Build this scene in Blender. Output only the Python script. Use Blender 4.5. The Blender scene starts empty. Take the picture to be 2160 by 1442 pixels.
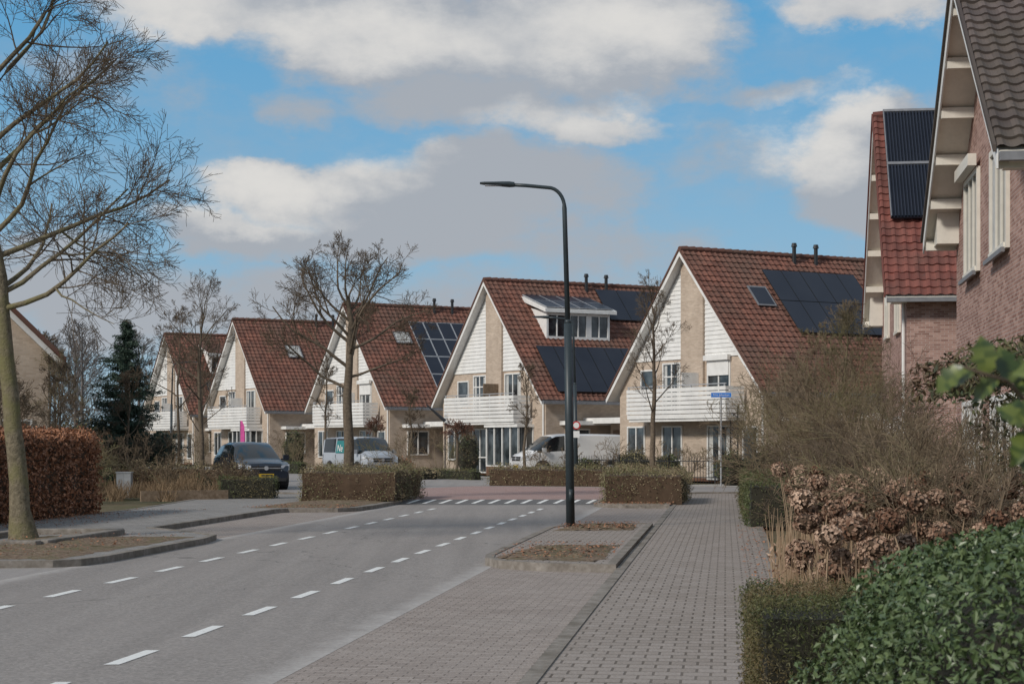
import bpy, math, random
import numpy as np
from mathutils import Vector, Matrix

RN = np.random.default_rng(11)
random.seed(5)
SL = 0.12
def W(c, Y): return (c + SL*Y, Y)

# ------------------------------------------------------------------ materials
def _new(name):
    m = bpy.data.materials.new(name); m.use_nodes = True
    nt = m.node_tree
    return m, nt, nt.nodes['Principled BSDF']
def rgba(c): return (c[0], c[1], c[2], 1)
def mixc(nt, fac, a, b, mode='MIX'):
    n = nt.nodes.new('ShaderNodeMix'); n.data_type = 'RGBA'; n.blend_type = mode
    for sock, v in ((n.inputs[0], fac), (n.inputs[6], a), (n.inputs[7], b)):
        if hasattr(v, 'is_linked'): nt.links.new(v, sock)
        elif isinstance(v, (int, float)): sock.default_value = v
        else: sock.default_value = rgba(v)
    return n.outputs[2]
def ramp(nt, inp, lo, hi):
    n = nt.nodes.new('ShaderNodeMapRange'); nt.links.new(inp, n.inputs[0])
    n.inputs[1].default_value = lo; n.inputs[2].default_value = hi
    return n.outputs[0]
def noise(nt, vec, scale, detail=4, rough=.6):
    n = nt.nodes.new('ShaderNodeTexNoise'); n.inputs['Scale'].default_value = scale
    n.inputs['Detail'].default_value = detail; n.inputs['Roughness'].default_value = rough
    if vec is not None: nt.links.new(vec, n.inputs['Vector'])
    return n.outputs['Fac']
def objco(nt): return nt.nodes.new('ShaderNodeTexCoord').outputs['Object']
def bumpn(nt, h, strength, dist, bsdf):
    b = nt.nodes.new('ShaderNodeBump'); b.inputs['Strength'].default_value = strength
    b.inputs['Distance'].default_value = dist
    nt.links.new(h, b.inputs['Height']); nt.links.new(b.outputs[0], bsdf.inputs['Normal'])

def plain(name, c, rough=.6, metal=0, var=.12, scale=6, spec=.5):
    m, nt, b = _new(name)
    f = noise(nt, objco(nt), scale)
    lo = [x*(1-var*1.5) for x in c]; hi = [min(1, x*(1+var)) for x in c]
    nt.links.new(mixc(nt, ramp(nt, f, .3, .7), lo, hi), b.inputs['Base Color'])
    b.inputs['Roughness'].default_value = rough; b.inputs['Metallic'].default_value = metal
    b.inputs['Specular IOR Level'].default_value = spec
    return m
def two(name, c1, c2, scale=8, rough=.9, bump=0, c3=None, bscale=None, lo=.35, hi=.65):
    m, nt, b = _new(name); co = objco(nt)
    col = mixc(nt, ramp(nt, noise(nt, co, scale, 6), lo, hi), c1, c2)
    if c3: col = mixc(nt, ramp(nt, noise(nt, co, scale*.17, 3), .45, .7), col, c3)
    nt.links.new(col, b.inputs['Base Color']); b.inputs['Roughness'].default_value = rough
    b.inputs['Specular IOR Level'].default_value = .2
    if bump: bumpn(nt, noise(nt, co, bscale or scale*2, 5), bump, .03, b)
    return m
def leafm(name, c1, c2, c3=None, rough=.55, spec=.4, nscale=1.2):
    m, nt, b = _new(name)
    a = nt.nodes.new('ShaderNodeAttribute'); a.attribute_name = 'rnd'
    col = mixc(nt, a.outputs['Fac'], c1, c2)
    if c3: col = mixc(nt, ramp(nt, noise(nt, objco(nt), nscale, 3), .42, .68), col, c3)
    nt.links.new(col, b.inputs['Base Color']); b.inputs['Roughness'].default_value = rough
    b.inputs['Specular IOR Level'].default_value = spec
    return m
def brickwall(name, c1, c2, mortar, bw=.22, bh=.065, mort=.012):
    m, nt, b = _new(name); co = objco(nt)
    s = nt.nodes.new('ShaderNodeSeparateXYZ'); nt.links.new(co, s.inputs[0])
    ad = nt.nodes.new('ShaderNodeMath'); nt.links.new(s.outputs[0], ad.inputs[0]); nt.links.new(s.outputs[1], ad.inputs[1])
    cb = nt.nodes.new('ShaderNodeCombineXYZ'); nt.links.new(ad.outputs[0], cb.inputs[0]); nt.links.new(s.outputs[2], cb.inputs[1])
    br = nt.nodes.new('ShaderNodeTexBrick'); nt.links.new(cb.outputs[0], br.inputs['Vector'])
    br.inputs['Scale'].default_value = 1; br.inputs['Brick Width'].default_value = bw
    br.inputs['Row Height'].default_value = bh; br.inputs['Mortar Size'].default_value = mort/2
    br.inputs['Mortar Smooth'].default_value = .3
    br.inputs['Color1'].default_value = rgba(c1); br.inputs['Color2'].default_value = rgba(c2)
    br.inputs['Mortar'].default_value = rgba(mortar)
    col = mixc(nt, ramp(nt, noise(nt, co, .9, 6, .65), .3, .75), br.outputs['Color'], (.72, .70, .69), 'MULTIPLY')
    nt.links.new(col, b.inputs['Base Color']); b.inputs['Roughness'].default_value = .9
    b.inputs['Specular IOR Level'].default_value = .2
    iv = nt.nodes.new('ShaderNodeMath'); iv.operation = 'SUBTRACT'; iv.inputs[0].default_value = 1
    nt.links.new(br.outputs['Fac'], iv.inputs[1]); bumpn(nt, iv.outputs[0], .5, .01, b)
    return m
def paver(name, c1, c2, mortar, bw, bh, stain, mort=.01, rot=0):
    m, nt, b = _new(name); co = objco(nt)
    mp = nt.nodes.new('ShaderNodeMapping'); nt.links.new(co, mp.inputs[0])
    mp.inputs['Rotation'].default_value = (0, 0, math.atan(SL)+rot)
    br = nt.nodes.new('ShaderNodeTexBrick'); nt.links.new(mp.outputs[0], br.inputs['Vector'])
    br.inputs['Scale'].default_value = 1; br.inputs['Brick Width'].default_value = bw
    br.inputs['Row Height'].default_value = bh; br.inputs['Mortar Size'].default_value = mort
    br.inputs['Mortar Smooth'].default_value = .4
    br.inputs['Color1'].default_value = rgba(c1); br.inputs['Color2'].default_value = rgba(c2)
    br.inputs['Mortar'].default_value = rgba(mortar)
    col = mixc(nt, ramp(nt, noise(nt, co, .45, 6, .65), .4, .75), br.outputs['Color'], mixc(nt, .45, br.outputs['Color'], stain))
    sp = mixc(nt, ramp(nt, noise(nt, co, 42, 3), .3, .7), (.68, .67, .66), (1.22, 1.22, 1.22))
    col = mixc(nt, .9, col, sp, 'MULTIPLY')
    col = mixc(nt, ramp(nt, noise(nt, co, 1.3, 7, .7), .58, .85), col, mixc(nt, .35, col, (.10, .09, .07)))
    nt.links.new(col, b.inputs['Base Color']); b.inputs['Roughness'].default_value = .88
    b.inputs['Specular IOR Level'].default_value = .25
    iv = nt.nodes.new('ShaderNodeMath'); iv.operation = 'SUBTRACT'; iv.inputs[0].default_value = 1
    nt.links.new(br.outputs['Fac'], iv.inputs[1]); bumpn(nt, iv.outputs[0], .45, .01, b)
    return m
def asphalt(name, c1, c2, stain, strip=False):
    m, nt, b = _new(name); co = objco(nt)
    v = nt.nodes.new('ShaderNodeTexVoronoi'); v.inputs['Scale'].default_value = 40; nt.links.new(co, v.inputs['Vector'])
    g = nt.nodes.new('ShaderNodeSeparateColor'); nt.links.new(v.outputs['Color'], g.inputs[0])
    col = mixc(nt, g.outputs[0], c1, c2)
    col = mixc(nt, ramp(nt, noise(nt, co, 14, 4), .25, .8), col, mixc(nt, .5, c1, c2))
    f = ramp(nt, noise(nt, co, .33, 7, .6), .42, .72)
    mm = nt.nodes.new('ShaderNodeMath'); mm.operation = 'MULTIPLY'; nt.links.new(f, mm.inputs[0]); mm.inputs[1].default_value = .6
    col = mixc(nt, mm.outputs[0], col, stain)
    mp = nt.nodes.new('ShaderNodeMapping'); nt.links.new(co, mp.inputs[0])
    mp.inputs['Rotation'].default_value = (0, 0, math.atan(SL)); mp.inputs['Scale'].default_value = (1.3, .05, 1)
    col = mixc(nt, ramp(nt, noise(nt, mp.outputs[0], 1.6, 4), .35, .7), mixc(nt, .82, (0, 0, 0), col), col)
    v2 = nt.nodes.new('ShaderNodeTexVoronoi'); v2.feature = 'DISTANCE_TO_EDGE'; v2.inputs['Scale'].default_value = .13
    nz = nt.nodes.new('ShaderNodeTexNoise'); nz.inputs['Scale'].default_value = 1.5; nt.links.new(co, nz.inputs['Vector'])
    va = nt.nodes.new('ShaderNodeVectorMath'); va.operation = 'ADD'; nt.links.new(co, va.inputs[0]); nt.links.new(nz.outputs['Color'], va.inputs[1])
    nt.links.new(va.outputs[0], v2.inputs['Vector'])
    cr = ramp(nt, v2.outputs['Distance'], .0025, .0)
    col = mixc(nt, cr, col, [x*.75 for x in c1])
    if strip:
        sx = nt.nodes.new('ShaderNodeSeparateXYZ'); nt.links.new(co, sx.inputs[0])
        def mt(op, a, c_):
            n = nt.nodes.new('ShaderNodeMath'); n.operation = op
            for i, q in enumerate((a, c_)):
                if isinstance(q, (int, float)): n.inputs[i].default_value = q
                else: nt.links.new(q, n.inputs[i])
            return n.outputs[0]
        cc = mt('SUBTRACT', sx.outputs[0], mt('MULTIPLY', sx.outputs[1], SL))
        dd = mt('SUBTRACT', mt('ABSOLUTE', mt('ADD', cc, 6.24), 0), 2.62)
        dd = mt('ADD', dd, mt('MULTIPLY', noise(nt, co, 1.7, 6, .7), .5))
        k = mt('MULTIPLY', ramp(nt, dd, .28, .6), .8)
        col = mixc(nt, k, col, mixc(nt, ramp(nt, noise(nt, co, 12, 5, .7), .35, .65), (.38, .35, .33), (.53, .5, .475)))
    nt.links.new(col, b.inputs['Base Color']); b.inputs['Roughness'].default_value = .85
    b.inputs['Specular IOR Level'].default_value = .25
    bumpn(nt, noise(nt, co, 90, 3), .5, .01, b)
    return m

M = {}
M['asph'] = asphalt('asphalt', (.19, .172, .16), (.43, .39, .362), (.325, .292, .272), True)
M['asph2'] = asphalt('asphalt_pale', (.27, .245, .23), (.4, .37, .35), (.31, .285, .27))
M['bay'] = paver('clinker_paving', (.29, .245, .218), (.38, .325, .292), (.15, .125, .108), .2, .1, (.38, .335, .305), .007)
M['walk'] = paver('sidewalk_paving', (.285, .245, .215), (.35, .305, .275), (.12, .10, .082), .21, .21, (.33, .285, .255), .012)
M['walkL'] = paver('grey_slab_paving', (.25, .235, .22), (.31, .29, .275), (.14, .13, .12), .3, .3, (.22, .205, .19), .008)
M['redpave'] = paver('red_brick_paving', (.36, .225, .2), (.44, .3, .27), (.2, .15, .14), .2, .1, (.38, .3, .28), .008)
M['palewalk'] = paver('pale_slab_paving', (.42, .39, .36), (.48, .45, .42), (.22, .2, .18), .3, .3, (.34, .32, .3), .008)
M['kerb'] = two('kerb_concrete', (.2, .175, .15), (.31, .28, .25), 9, .9, .4, (.15, .13, .105))
M['soil'] = two('soil_litter', (.14, .095, .065), (.27, .20, .145), 14, 1, .8, (.16, .14, .08), lo=.4, hi=.6)
M['garden'] = two('garden_ground', (.10, .08, .045), (.16, .13, .08), 3, 1, .6, (.08, .09, .035))
M['land'] = two('land', (.06, .07, .03), (.11, .1, .055), .3, 1, .3)
def paintm():
    m, nt, b = _new('road_paint'); co = objco(nt)
    col = mixc(nt, ramp(nt, noise(nt, co, 30, 6, .7), .56, .72), (.78, .77, .74), (.36, .34, .32))
    nt.links.new(col, b.inputs['Base Color']); b.inputs['Roughness'].default_value = .7
    return m
M['paint'] = paintm()
M['darkramp'] = paver('dark_ramp_paving', (.13, .125, .125), (.18, .175, .175), (.09, .09, .09), .2, .1, (.2, .19, .18))
M['beige'] = brickwall('beige_brick', (.52, .415, .325), (.64, .525, .42), (.52, .455, .385))
M['redbrick'] = brickwall('red_brown_brick', (.28, .15, .12), (.52, .33, .275), (.54, .47, .43))
M['white'] = two('white_paint', (.66, .65, .63), (.8, .79, .765), 2.2, .5, 0, None, lo=.25, hi=.6)
M['cream'] = plain('cream_paint', (.72, .68, .6), .5, var=.05)
M['dark'] = plain('zinc_grey', (.2, .2, .21), .5)
M['black'] = plain('black_iron', (.02, .022, .025), .5)
M['plinth'] = plain('brown_plinth', (.16, .08, .05), .8)
M['curtain'] = plain('curtain', (.5, .5, .48), .9)
M['garagedoor'] = plain('garage_door', (.2, .13, .09), .8)  # even brown for the garage door panels
def glassm():
    m, nt, b = _new('window_glass')
    col = mixc(nt, ramp(nt, noise(nt, objco(nt), 1.1, 2), .4, .65), (.015, .02, .025), (.10, .12, .13))
    nt.links.new(col, b.inputs['Base Color']); b.inputs['Roughness'].default_value = .06
    b.inputs['Specular IOR Level'].default_value = .8
    return m
M['glass'] = glassm()
def tilem(name, c1, c2, c3):
    m, nt, b = _new(name); co = objco(nt)
    a = nt.nodes.new('ShaderNodeAttribute'); a.attribute_name = 'rnd'
    col = mixc(nt, a.outputs['Fac'], c1, c2)
    col = mixc(nt, ramp(nt, noise(nt, co, .5, 6, .65), .38, .70), col, c3)
    col = mixc(nt, ramp(nt, noise(nt, co, 11, 4, .7), .58, .72), col, [x*.4+.03 for x in c3])
    nt.links.new(col, b.inputs['Base Color']); b.inputs['Roughness'].default_value = .85
    b.inputs['Specular IOR Level'].default_value = .2
    return m
M['tile'] = tilem('red_roof_tile', (.145, .066, .050), (.26, .115, .083), (.145, .09, .07))
M['tileR'] = tilem('dark_red_roof_tile', (.165, .055, .045), (.28, .098, .077), (.135, .07, .058))
M['tileD'] = tilem('weathered_roof_tile', (.08, .064, .06), (.145, .115, .105), (.12, .1, .08))
def solarm(name, line):
    m, nt, b = _new(name); co = objco(nt)
    v = nt.nodes.new('ShaderNodeTexNoise'); v.inputs['Scale'].default_value = .8; nt.links.new(co, v.inputs['Vector'])
    nt.links.new(mixc(nt, v.outputs['Fac'], (.012, .016, .028), line), b.inputs['Base Color'])
    b.inputs['Roughness'].default_value = .3; b.inputs['Specular IOR Level'].default_value = .3
    return m
M['solar'] = solarm('solar_cell', (.03, .035, .05))
M['alu'] = plain('aluminium', (.5, .51, .53), .4, .3)
M['pole'] = plain('lamp_pole_paint', (.032, .045, .052), .45)
M['steel'] = plain('galvanised_steel', (.4, .41, .42), .45, .4)
M['signblue'] = plain('sign_blue', (.03, .2, .65), .4, var=.03)
M['wood'] = two('weathered_wood', (.17, .12, .08), (.28, .21, .15), 9, .9, .3)
M['bark'] = two('bark', (.13, .11, .075), (.25, .21, .145), 14, .95, .8, (.19, .175, .085))
M['bark2'] = two('brown_bark', (.10, .08, .06), (.19, .15, .11), 14, .95, .5)
M['twig'] = two('twig', (.10, .075, .055), (.17, .13, .09), 3, .9)
M['twigt'] = two('tan_twig', (.15, .11, .075), (.27, .205, .14), 3, .9, 0, (.18, .165, .085))
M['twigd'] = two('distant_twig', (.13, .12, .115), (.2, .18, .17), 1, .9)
M['beech'] = leafm('dry_beech_leaf', (.18, .075, .04), (.55, .26, .14), (.30, .14, .075))
M['hbrown'] = leafm('winter_hedge_leaf', (.15, .12, .065), (.36, .285, .17), (.15, .165, .065))
M['hgreen'] = leafm('clipped_hedge_leaf', (.04, .06, .02), (.12, .15, .055), (.15, .12, .055))
M['yew'] = leafm('yew_leaf', (.035, .05, .018), (.13, .14, .05), (.2, .13, .07))
M['privet'] = leafm('glossy_leaf', (.035, .06, .022), (.15, .20, .085), (.07, .11, .04), .38, .5, 3)
M['holly'] = leafm('holly_leaf', (.03, .055, .012), (.13, .16, .035), None, .3, .5)
M['rhodo'] = leafm('dark_shrub_leaf', (.03, .045, .02), (.11, .12, .045), (.13, .08, .05))
M['spruce'] = leafm('spruce_needle', (.02, .042, .028), (.06, .095, .065))
M['hydra'] = leafm('dried_hydrangea', (.16, .085, .055), (.64, .46, .34), None, .9, .1, 4)
M['straw'] = leafm('dry_stem', (.24, .16, .10), (.42, .31, .21), None, .9, .1)
M['brownstem'] = leafm('brown_dry_stem', (.13, .09, .055), (.3, .21, .13), None, .9, .1)
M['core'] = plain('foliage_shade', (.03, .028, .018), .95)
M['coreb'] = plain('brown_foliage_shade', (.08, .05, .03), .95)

# ------------------------------------------------------------------ mesh helpers
def finish(me, name, parent):
    o = bpy.data.objects.new(name, me); bpy.context.scene.collection.objects.link(o)
    if parent is not None: o.parent = parent
    return o
def fastmesh(name, V, F, mats, midx=None, smooth=False, parent=None, rnd=None):
    V = np.asarray(V, np.float32); F = np.asarray(F, np.int32)
    me = bpy.data.meshes.new(name); n = F.shape[1]
    me.vertices.add(len(V)); me.vertices.foreach_set('co', V.ravel())
    me.loops.add(F.size); me.loops.foreach_set('vertex_index', F.ravel())
    me.polygons.add(len(F)); me.polygons.foreach_set('loop_start', np.arange(0, F.size, n, dtype=np.int32))
    for m in mats: me.materials.append(m)
    if midx is not None: me.polygons.foreach_set('material_index', np.asarray(midx, np.int32))
    me.polygons.foreach_set('use_smooth', np.full(len(F), smooth))
    me.update(calc_edges=True)
    if rnd is not None:
        a = me.attributes.new('rnd', 'FLOAT', 'FACE'); a.data.foreach_set('value', np.asarray(rnd, np.float32))
    return finish(me, name, parent)
def empty(name, loc=(0, 0, 0), rz=0):
    o = bpy.data.objects.new(name, None); bpy.context.scene.collection.objects.link(o)
    o.location = loc; o.rotation_euler = (0, 0, rz); o.empty_display_size = .3
    return o

class B:
    def __init__(s, mats): s.v = []; s.f = []; s.m = []; s.mats = mats
    def poly(s, pts, m=0):
        i = len(s.v); s.v += [tuple(p) for p in pts]; s.f.append(tuple(range(i, i+len(pts)))); s.m.append(m)
    def box(s, x0, x1, y0, y1, z0, z1, m=0):
        x0, x1 = sorted((x0, x1)); y0, y1 = sorted((y0, y1)); z0, z1 = sorted((z0, z1))
        i = len(s.v)
        s.v += [(x0,y0,z0),(x1,y0,z0),(x1,y1,z0),(x0,y1,z0),(x0,y0,z1),(x1,y0,z1),(x1,y1,z1),(x0,y1,z1)]
        for f in ((0,3,2,1),(4,5,6,7),(0,1,5,4),(1,2,6,5),(2,3,7,6),(3,0,4,7)):
            s.f.append(tuple(i+k for k in f)); s.m.append(m)
    def prism(s, pts, y0, y1, m=0):   # pts in (x,z)
        n = len(pts); i = len(s.v)
        s.v += [(x, y0, z) for x, z in pts] + [(x, y1, z) for x, z in pts]
        s.f.append(tuple(i+k for k in range(n))); s.m.append(m)
        s.f.append(tuple(i+n+k for k in reversed(range(n)))); s.m.append(m)
        for k in range(n):
            q = (k+1) % n
            s.f.append((i+k, i+n+k, i+n+q, i+q)); s.m.append(m)
    def obox(s, O, ax, ay, az, m=0):  # oriented box from corner
        O = Vector(O); ax = Vector(ax); ay = Vector(ay); az = Vector(az); i = len(s.v)
        for c in ((0,0,0),(1,0,0),(1,1,0),(0,1,0),(0,0,1),(1,0,1),(1,1,1),(0,1,1)):
            s.v.append(tuple(O+ax*c[0]+ay*c[1]+az*c[2]))
        for f in ((0,3,2,1),(4,5,6,7),(0,1,5,4),(1,2,6,5),(2,3,7,6),(3,0,4,7)):
            s.f.append(tuple(i+k for k in f)); s.m.append(m)
    def tube(s, pts, rad, n=8, m=0, cap=True):
        pts = [Vector(p) for p in pts]; base = len(s.v)
        for k, p in enumerate(pts):
            t = (pts[min(k+1, len(pts)-1)]-pts[max(k-1, 0)]).normalized()
            ref = Vector((0, 0, 1)) if abs(t.z) < .8 else Vector((1, 0, 0))
            a = t.cross(ref).normalized(); b = t.cross(a)
            r = rad[k] if hasattr(rad, '__len__') else rad
            for j in range(n):
                g = 2*math.pi*j/n; s.v.append(tuple(p+a*math.cos(g)*r+b*math.sin(g)*r))
        for k in range(len(pts)-1):
            for j in range(n):
                q = (j+1) % n
                s.f.append((base+k*n+j, base+k*n+q, base+(k+1)*n+q, base+(k+1)*n+j)); s.m.append(m)
        if cap:
            s.f.append(tuple(base+j for j in reversed(range(n)))); s.m.append(m)
            e = base+(len(pts)-1)*n; s.f.append(tuple(e+j for j in range(n))); s.m.append(m)
    def build(s, name, parent=None, smooth=False, bevel=0):
        me = bpy.data.meshes.new(name); me.from_pydata(s.v, [], s.f)
        for m in s.mats: me.materials.append(m)
        me.polygons.foreach_set('material_index', s.m)
        me.polygons.foreach_set('use_smooth', [smooth]*len(s.f)); me.update()
        o = finish(me, name, parent)
        if bevel:
            b = o.modifiers.new('bev', 'BEVEL'); b.width = bevel; b.segments = 2; b.limit_method = 'ANGLE'
        return o

def leaves(P, size, asp=.5, nrm=None, bias=0, fold=.12, adir=None):
    N = len(P)
    n = RN.normal(size=(N, 3))
    if nrm is not None: n = n+nrm*bias
    n /= np.linalg.norm(n, axis=1)[:, None]
    a = RN.normal(size=(N, 3))
    if adir is not None: a = a*.35+adir
    a -= (a*n).sum(1)[:, None]*n; a /= np.linalg.norm(a, axis=1)[:, None]
    b = np.cross(n, a)
    s = (size*(.6+.8*RN.random(N)))[:, None]
    v0 = P-a*s*.5; v2 = P+a*s*.5
    v1 = P+b*s*asp*.5+n*s*fold; v3 = P-b*s*asp*.5+n*s*fold
    V = np.stack([v0, v1, v2, v3], 1).reshape(-1, 3)
    return V, np.arange(4*N).reshape(-1, 4)
def lump(P, f=1.0, seed=0):
    return (np.sin(P[:, 0]*3.1*f+seed)+np.sin(P[:, 1]*2.7*f+1.3+seed)+np.sin(P[:, 2]*4.3*f+seed*2)
            + .6*np.sin(P[:, 0]*9*f+P[:, 1]*7*f+seed))/3.6
def join(parts):
    V = []; F = []; mi = []; rd = []; n = 0
    for v, f, m in parts:
        V.append(v); F.append(np.asarray(f)+n); n += len(v); mi.append(np.full(len(f), m))
        rd.append(RN.random(len(f)))
    return np.concatenate(V), np.concatenate(F), np.concatenate(mi), np.concatenate(rd)
def gridbox(L, Wd, H, step):
    V = []; F = []
    def face(o, a, b, la, lb):
        na = max(1, int(la/step)); nb = max(1, int(lb/step)); i = len(V)
        for p in range(na+1):
            for q in range(nb+1):
                V.append(np.array(o)+np.array(a)*la*p/na+np.array(b)*lb*q/nb)
        for p in range(na):
            for q in range(nb):
                k = i+p*(nb+1)+q; F.append((k, k+nb+1, k+nb+2, k+1))
    w = Wd/2
    face((0,-w,0),(1,0,0),(0,0,1),L,H); face((0,w,0),(0,0,1),(1,0,0),H,L)
    face((0,-w,H),(1,0,0),(0,1,0),L,Wd); face((0,-w,0),(0,0,1),(0,1,0),H,Wd); face((L,-w,0),(0,1,0),(0,0,1),Wd,H)
    return np.array(V), np.array(F)
def hedge(name, p0, p1, width, height, leaf, core, dens, size, z0=.05, asp=.5, rough=.05, twigs=0, twigm=None, lumpy=.05, bias=.7):
    p0 = np.array(p0); p1 = np.array(p1); d = p1-p0; L = np.linalg.norm(d); d = d/L; nn = np.array([-d[1], d[0]])
    w = width/2
    fa = [(L*height), (L*height), L*width, width*height, width*height]
    fa = np.array(fa); N = int(fa.sum()*dens)
    k = RN.choice(5, N, p=fa/fa.sum()); r1 = RN.random(N); r2 = RN.random(N)
    P = np.zeros((N, 3)); Nn = np.zeros((N, 3))
    for i in range(5):
        s = k == i
        if i < 2:
            sg = -1 if i == 0 else 1
            P[s] = np.stack([r1[s]*L, np.full(s.sum(), sg*w), r2[s]*height], 1); Nn[s] = (0, sg, 0)
        elif i == 2:
            P[s] = np.stack([r1[s]*L, (r2[s]-.5)*width, np.full(s.sum(), height)], 1); Nn[s] = (0, 0, 1)
        else:
            sg = 0 if i == 3 else L
            P[s] = np.stack([np.full(s.sum(), sg), (r1[s]-.5)*width, r2[s]*height], 1); Nn[s] = (-1 if i == 3 else 1, 0, 0)
    off = lump(P, 1.2, L)*lumpy+RN.normal(0, rough, N)
    P = P+Nn*off[:, None]
    V, F = leaves(P, size, asp, Nn, bias)
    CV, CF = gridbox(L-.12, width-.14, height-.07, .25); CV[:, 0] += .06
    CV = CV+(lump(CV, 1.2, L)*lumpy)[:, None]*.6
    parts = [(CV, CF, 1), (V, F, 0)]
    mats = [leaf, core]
    if twigs:
        T = P[RN.choice(N, twigs)]; tn = np.tile([0, 0, 1.0], (twigs, 1))
        TV, TF = leaves(T+RN.normal(0, .03, T.shape), .22, .035, None, 0, 0, adir=tn+RN.normal(0, .5, (twigs, 3)))
        parts.append((TV, TF, 2)); mats.append(twigm)
    V, F, mi, rd = join(parts)
    X = p0[0]+V[:, 0]*d[0]+V[:, 1]*nn[0]; Y = p0[1]+V[:, 0]*d[1]+V[:, 1]*nn[1]
    return fastmesh(name, np.stack([X, Y, V[:, 2]+z0], 1), F, mats, mi, False, None, rd)
def cubesphere(n=8):
    V = []; F = []
    for ax in range(3):
        for sg in (-1, 1):
            i = len(V)
            for p in range(n+1):
                for q in range(n+1):
                    v = [0, 0, 0]; v[ax] = sg; v[(ax+1) % 3] = (2*p/n-1)*sg; v[(ax+2) % 3] = 2*q/n-1
                    v = np.array(v, float); V.append(v/np.linalg.norm(v))
            for p in range(n):
                for q in range(n):
                    k = i+p*(n+1)+q; F.append((k, k+n+1, k+n+2, k+1))
    return np.array(V), np.array(F)
def blobparts(c, r, n, size, asp=.5, shell=.25, lumpy=.12, f=1, bias=.8, corem=1, leafi=0, coresc=.82):
    d = RN.normal(size=(n, 3)); d /= np.linalg.norm(d, axis=1)[:, None]
    d[:, 2] = np.where(d[:, 2] < -.3, -d[:, 2], d[:, 2])
    r = np.array(r); c = np.array(c)
    lm = 1+lumpy*lump(d*2.2, f, c[0])
    P = d*r*(lm*(1-shell*RN.random(n)**2))[:, None]+c
    nn = d/r; nn /= np.linalg.norm(nn, axis=1)[:, None]
    V, F = leaves(P, size, asp, nn, bias)
    out = [(V, F, leafi)]
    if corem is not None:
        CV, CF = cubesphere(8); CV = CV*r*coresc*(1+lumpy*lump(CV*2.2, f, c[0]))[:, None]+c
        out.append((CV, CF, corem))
    return out
def shrub(name, blobs, leaf, core, stem=None):
    parts = []
    for b in blobs: parts += blobparts(*b[0], **b[1])
    V, F, mi, rd = join(parts); V[:, 2] = np.maximum(V[:, 2], 0.0)
    return fastmesh(name, V, F, [leaf, core], mi, False, None, rd)

# ------------------------------------------------------------------ bare trees
def perp(d):
    v = Vector((random.gauss(0, 1), random.gauss(0, 1), random.gauss(0, 1)))
    v = v-d*v.dot(d)
    return v.normalized()
def branch(b, p, d, L, r, lvl, P):
    mx = P['max']; ns = P['seg'][lvl]; pts = [p.copy()]; d = d.normalized()
    ds = [d]
    for i in range(ns):
        d = (d+Vector((random.gauss(0, 1), random.gauss(0, 1), random.gauss(0, 1)))*P['wob']+Vector((0, 0, P['up'][lvl]))).normalized()
        p = p+d*(L/ns); pts.append(p.copy()); ds.append(d)
    end = .35 if lvl == mx else .3
    rad = [max(P['rmin'], r*(1-(1-end)*k/ns)) for k in range(ns+1)]
    b.tube(pts, rad, P['sides'][lvl], 1 if r < P['twr'] else 0, cap=False)
    if lvl < mx:
        n = P['n'][lvl]; n = max(1, int(n*random.uniform(.75, 1.25)))
        for j in range(n):
            t = P['t0'][lvl]+(1-P['t0'][lvl])*((j+random.random())/n)
            k = min(ns-1, int(t*ns)); fr = t*ns-k
            q = pts[k].lerp(pts[k+1], fr); dd = ds[k+1]
            a = math.radians(random.gauss(P['ang'][lvl], 9))
            nd = dd*math.cos(a)+perp(dd)*math.sin(a)
            cl = L*P['ratio'][lvl]*(1.25-.7*t)*random.uniform(.7, 1.2)
            cr = rad[k]*.55
            branch(b, q, nd, cl, max(cr*(.6+.4*random.random()), P['rmin']), lvl+1, P)
BASE = dict(max=3, seg=[6, 4, 3, 3], wob=.10, up=[.05, .06, .05, .04], sides=[7, 5, 3, 3], n=[8, 7, 6, 0],
            t0=[.3, .2, .15, 0], ang=[45, 42, 42, 40], ratio=[.6, .58, .6, .5], rmin=.004, twr=.02)
def bare_tree(name, x, y, trunk, limbs, r0, P, bark=None, twig=None, z0=.05, rtop=.35):
    b = B([bark or M['bark'], twig or M['twig']])
    pts = [Vector((x+a, y+c, z0+z)) for a, c, z in trunk]
    dp = []; 
    for i in range(len(pts)-1):
        for k in range(3): dp.append(pts[i].lerp(pts[i+1], k/3)+Vector((random.gauss(0, .012), random.gauss(0, .012), 0)))
    dp.append(pts[-1]); n = len(dp)
    rad = [r0*(1-(1-rtop)*k/(n-1)) for k in range(n)]; rad[0] = r0*1.5; rad[1] *= 1.05
    b.tube(dp, rad, 12, 0, cap=False)
    for t, az, el, L in limbs:
        k = min(n-2, int(t*(n-1))); q = dp[k].lerp(dp[k+1], t*(n-1)-k)
        az = math.radians(az); el = math.radians(el)
        d = Vector((math.cos(az)*math.cos(el), math.sin(az)*math.cos(el), math.sin(el)))
        branch(b, q, d, L, min(rad[k]*.6, P.get('lr0', .012)+L*P.get('lr', .016)), 0, P)
    return b.build(name, None, smooth=True)
def auto_limbs(n, t0, L0, L1, el0=25, el1=70, seed=0):
    out = []
    for i in range(n):
        t = t0+(1-t0)*(i+.5)/n; f = (t-t0)/(1-t0)
        out.append((min(t, .995), i*137.5+random.uniform(-20, 20)+seed, el0+(el1-el0)*f+random.uniform(-8, 8), L0+(L1-L0)*f))
    return out
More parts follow.
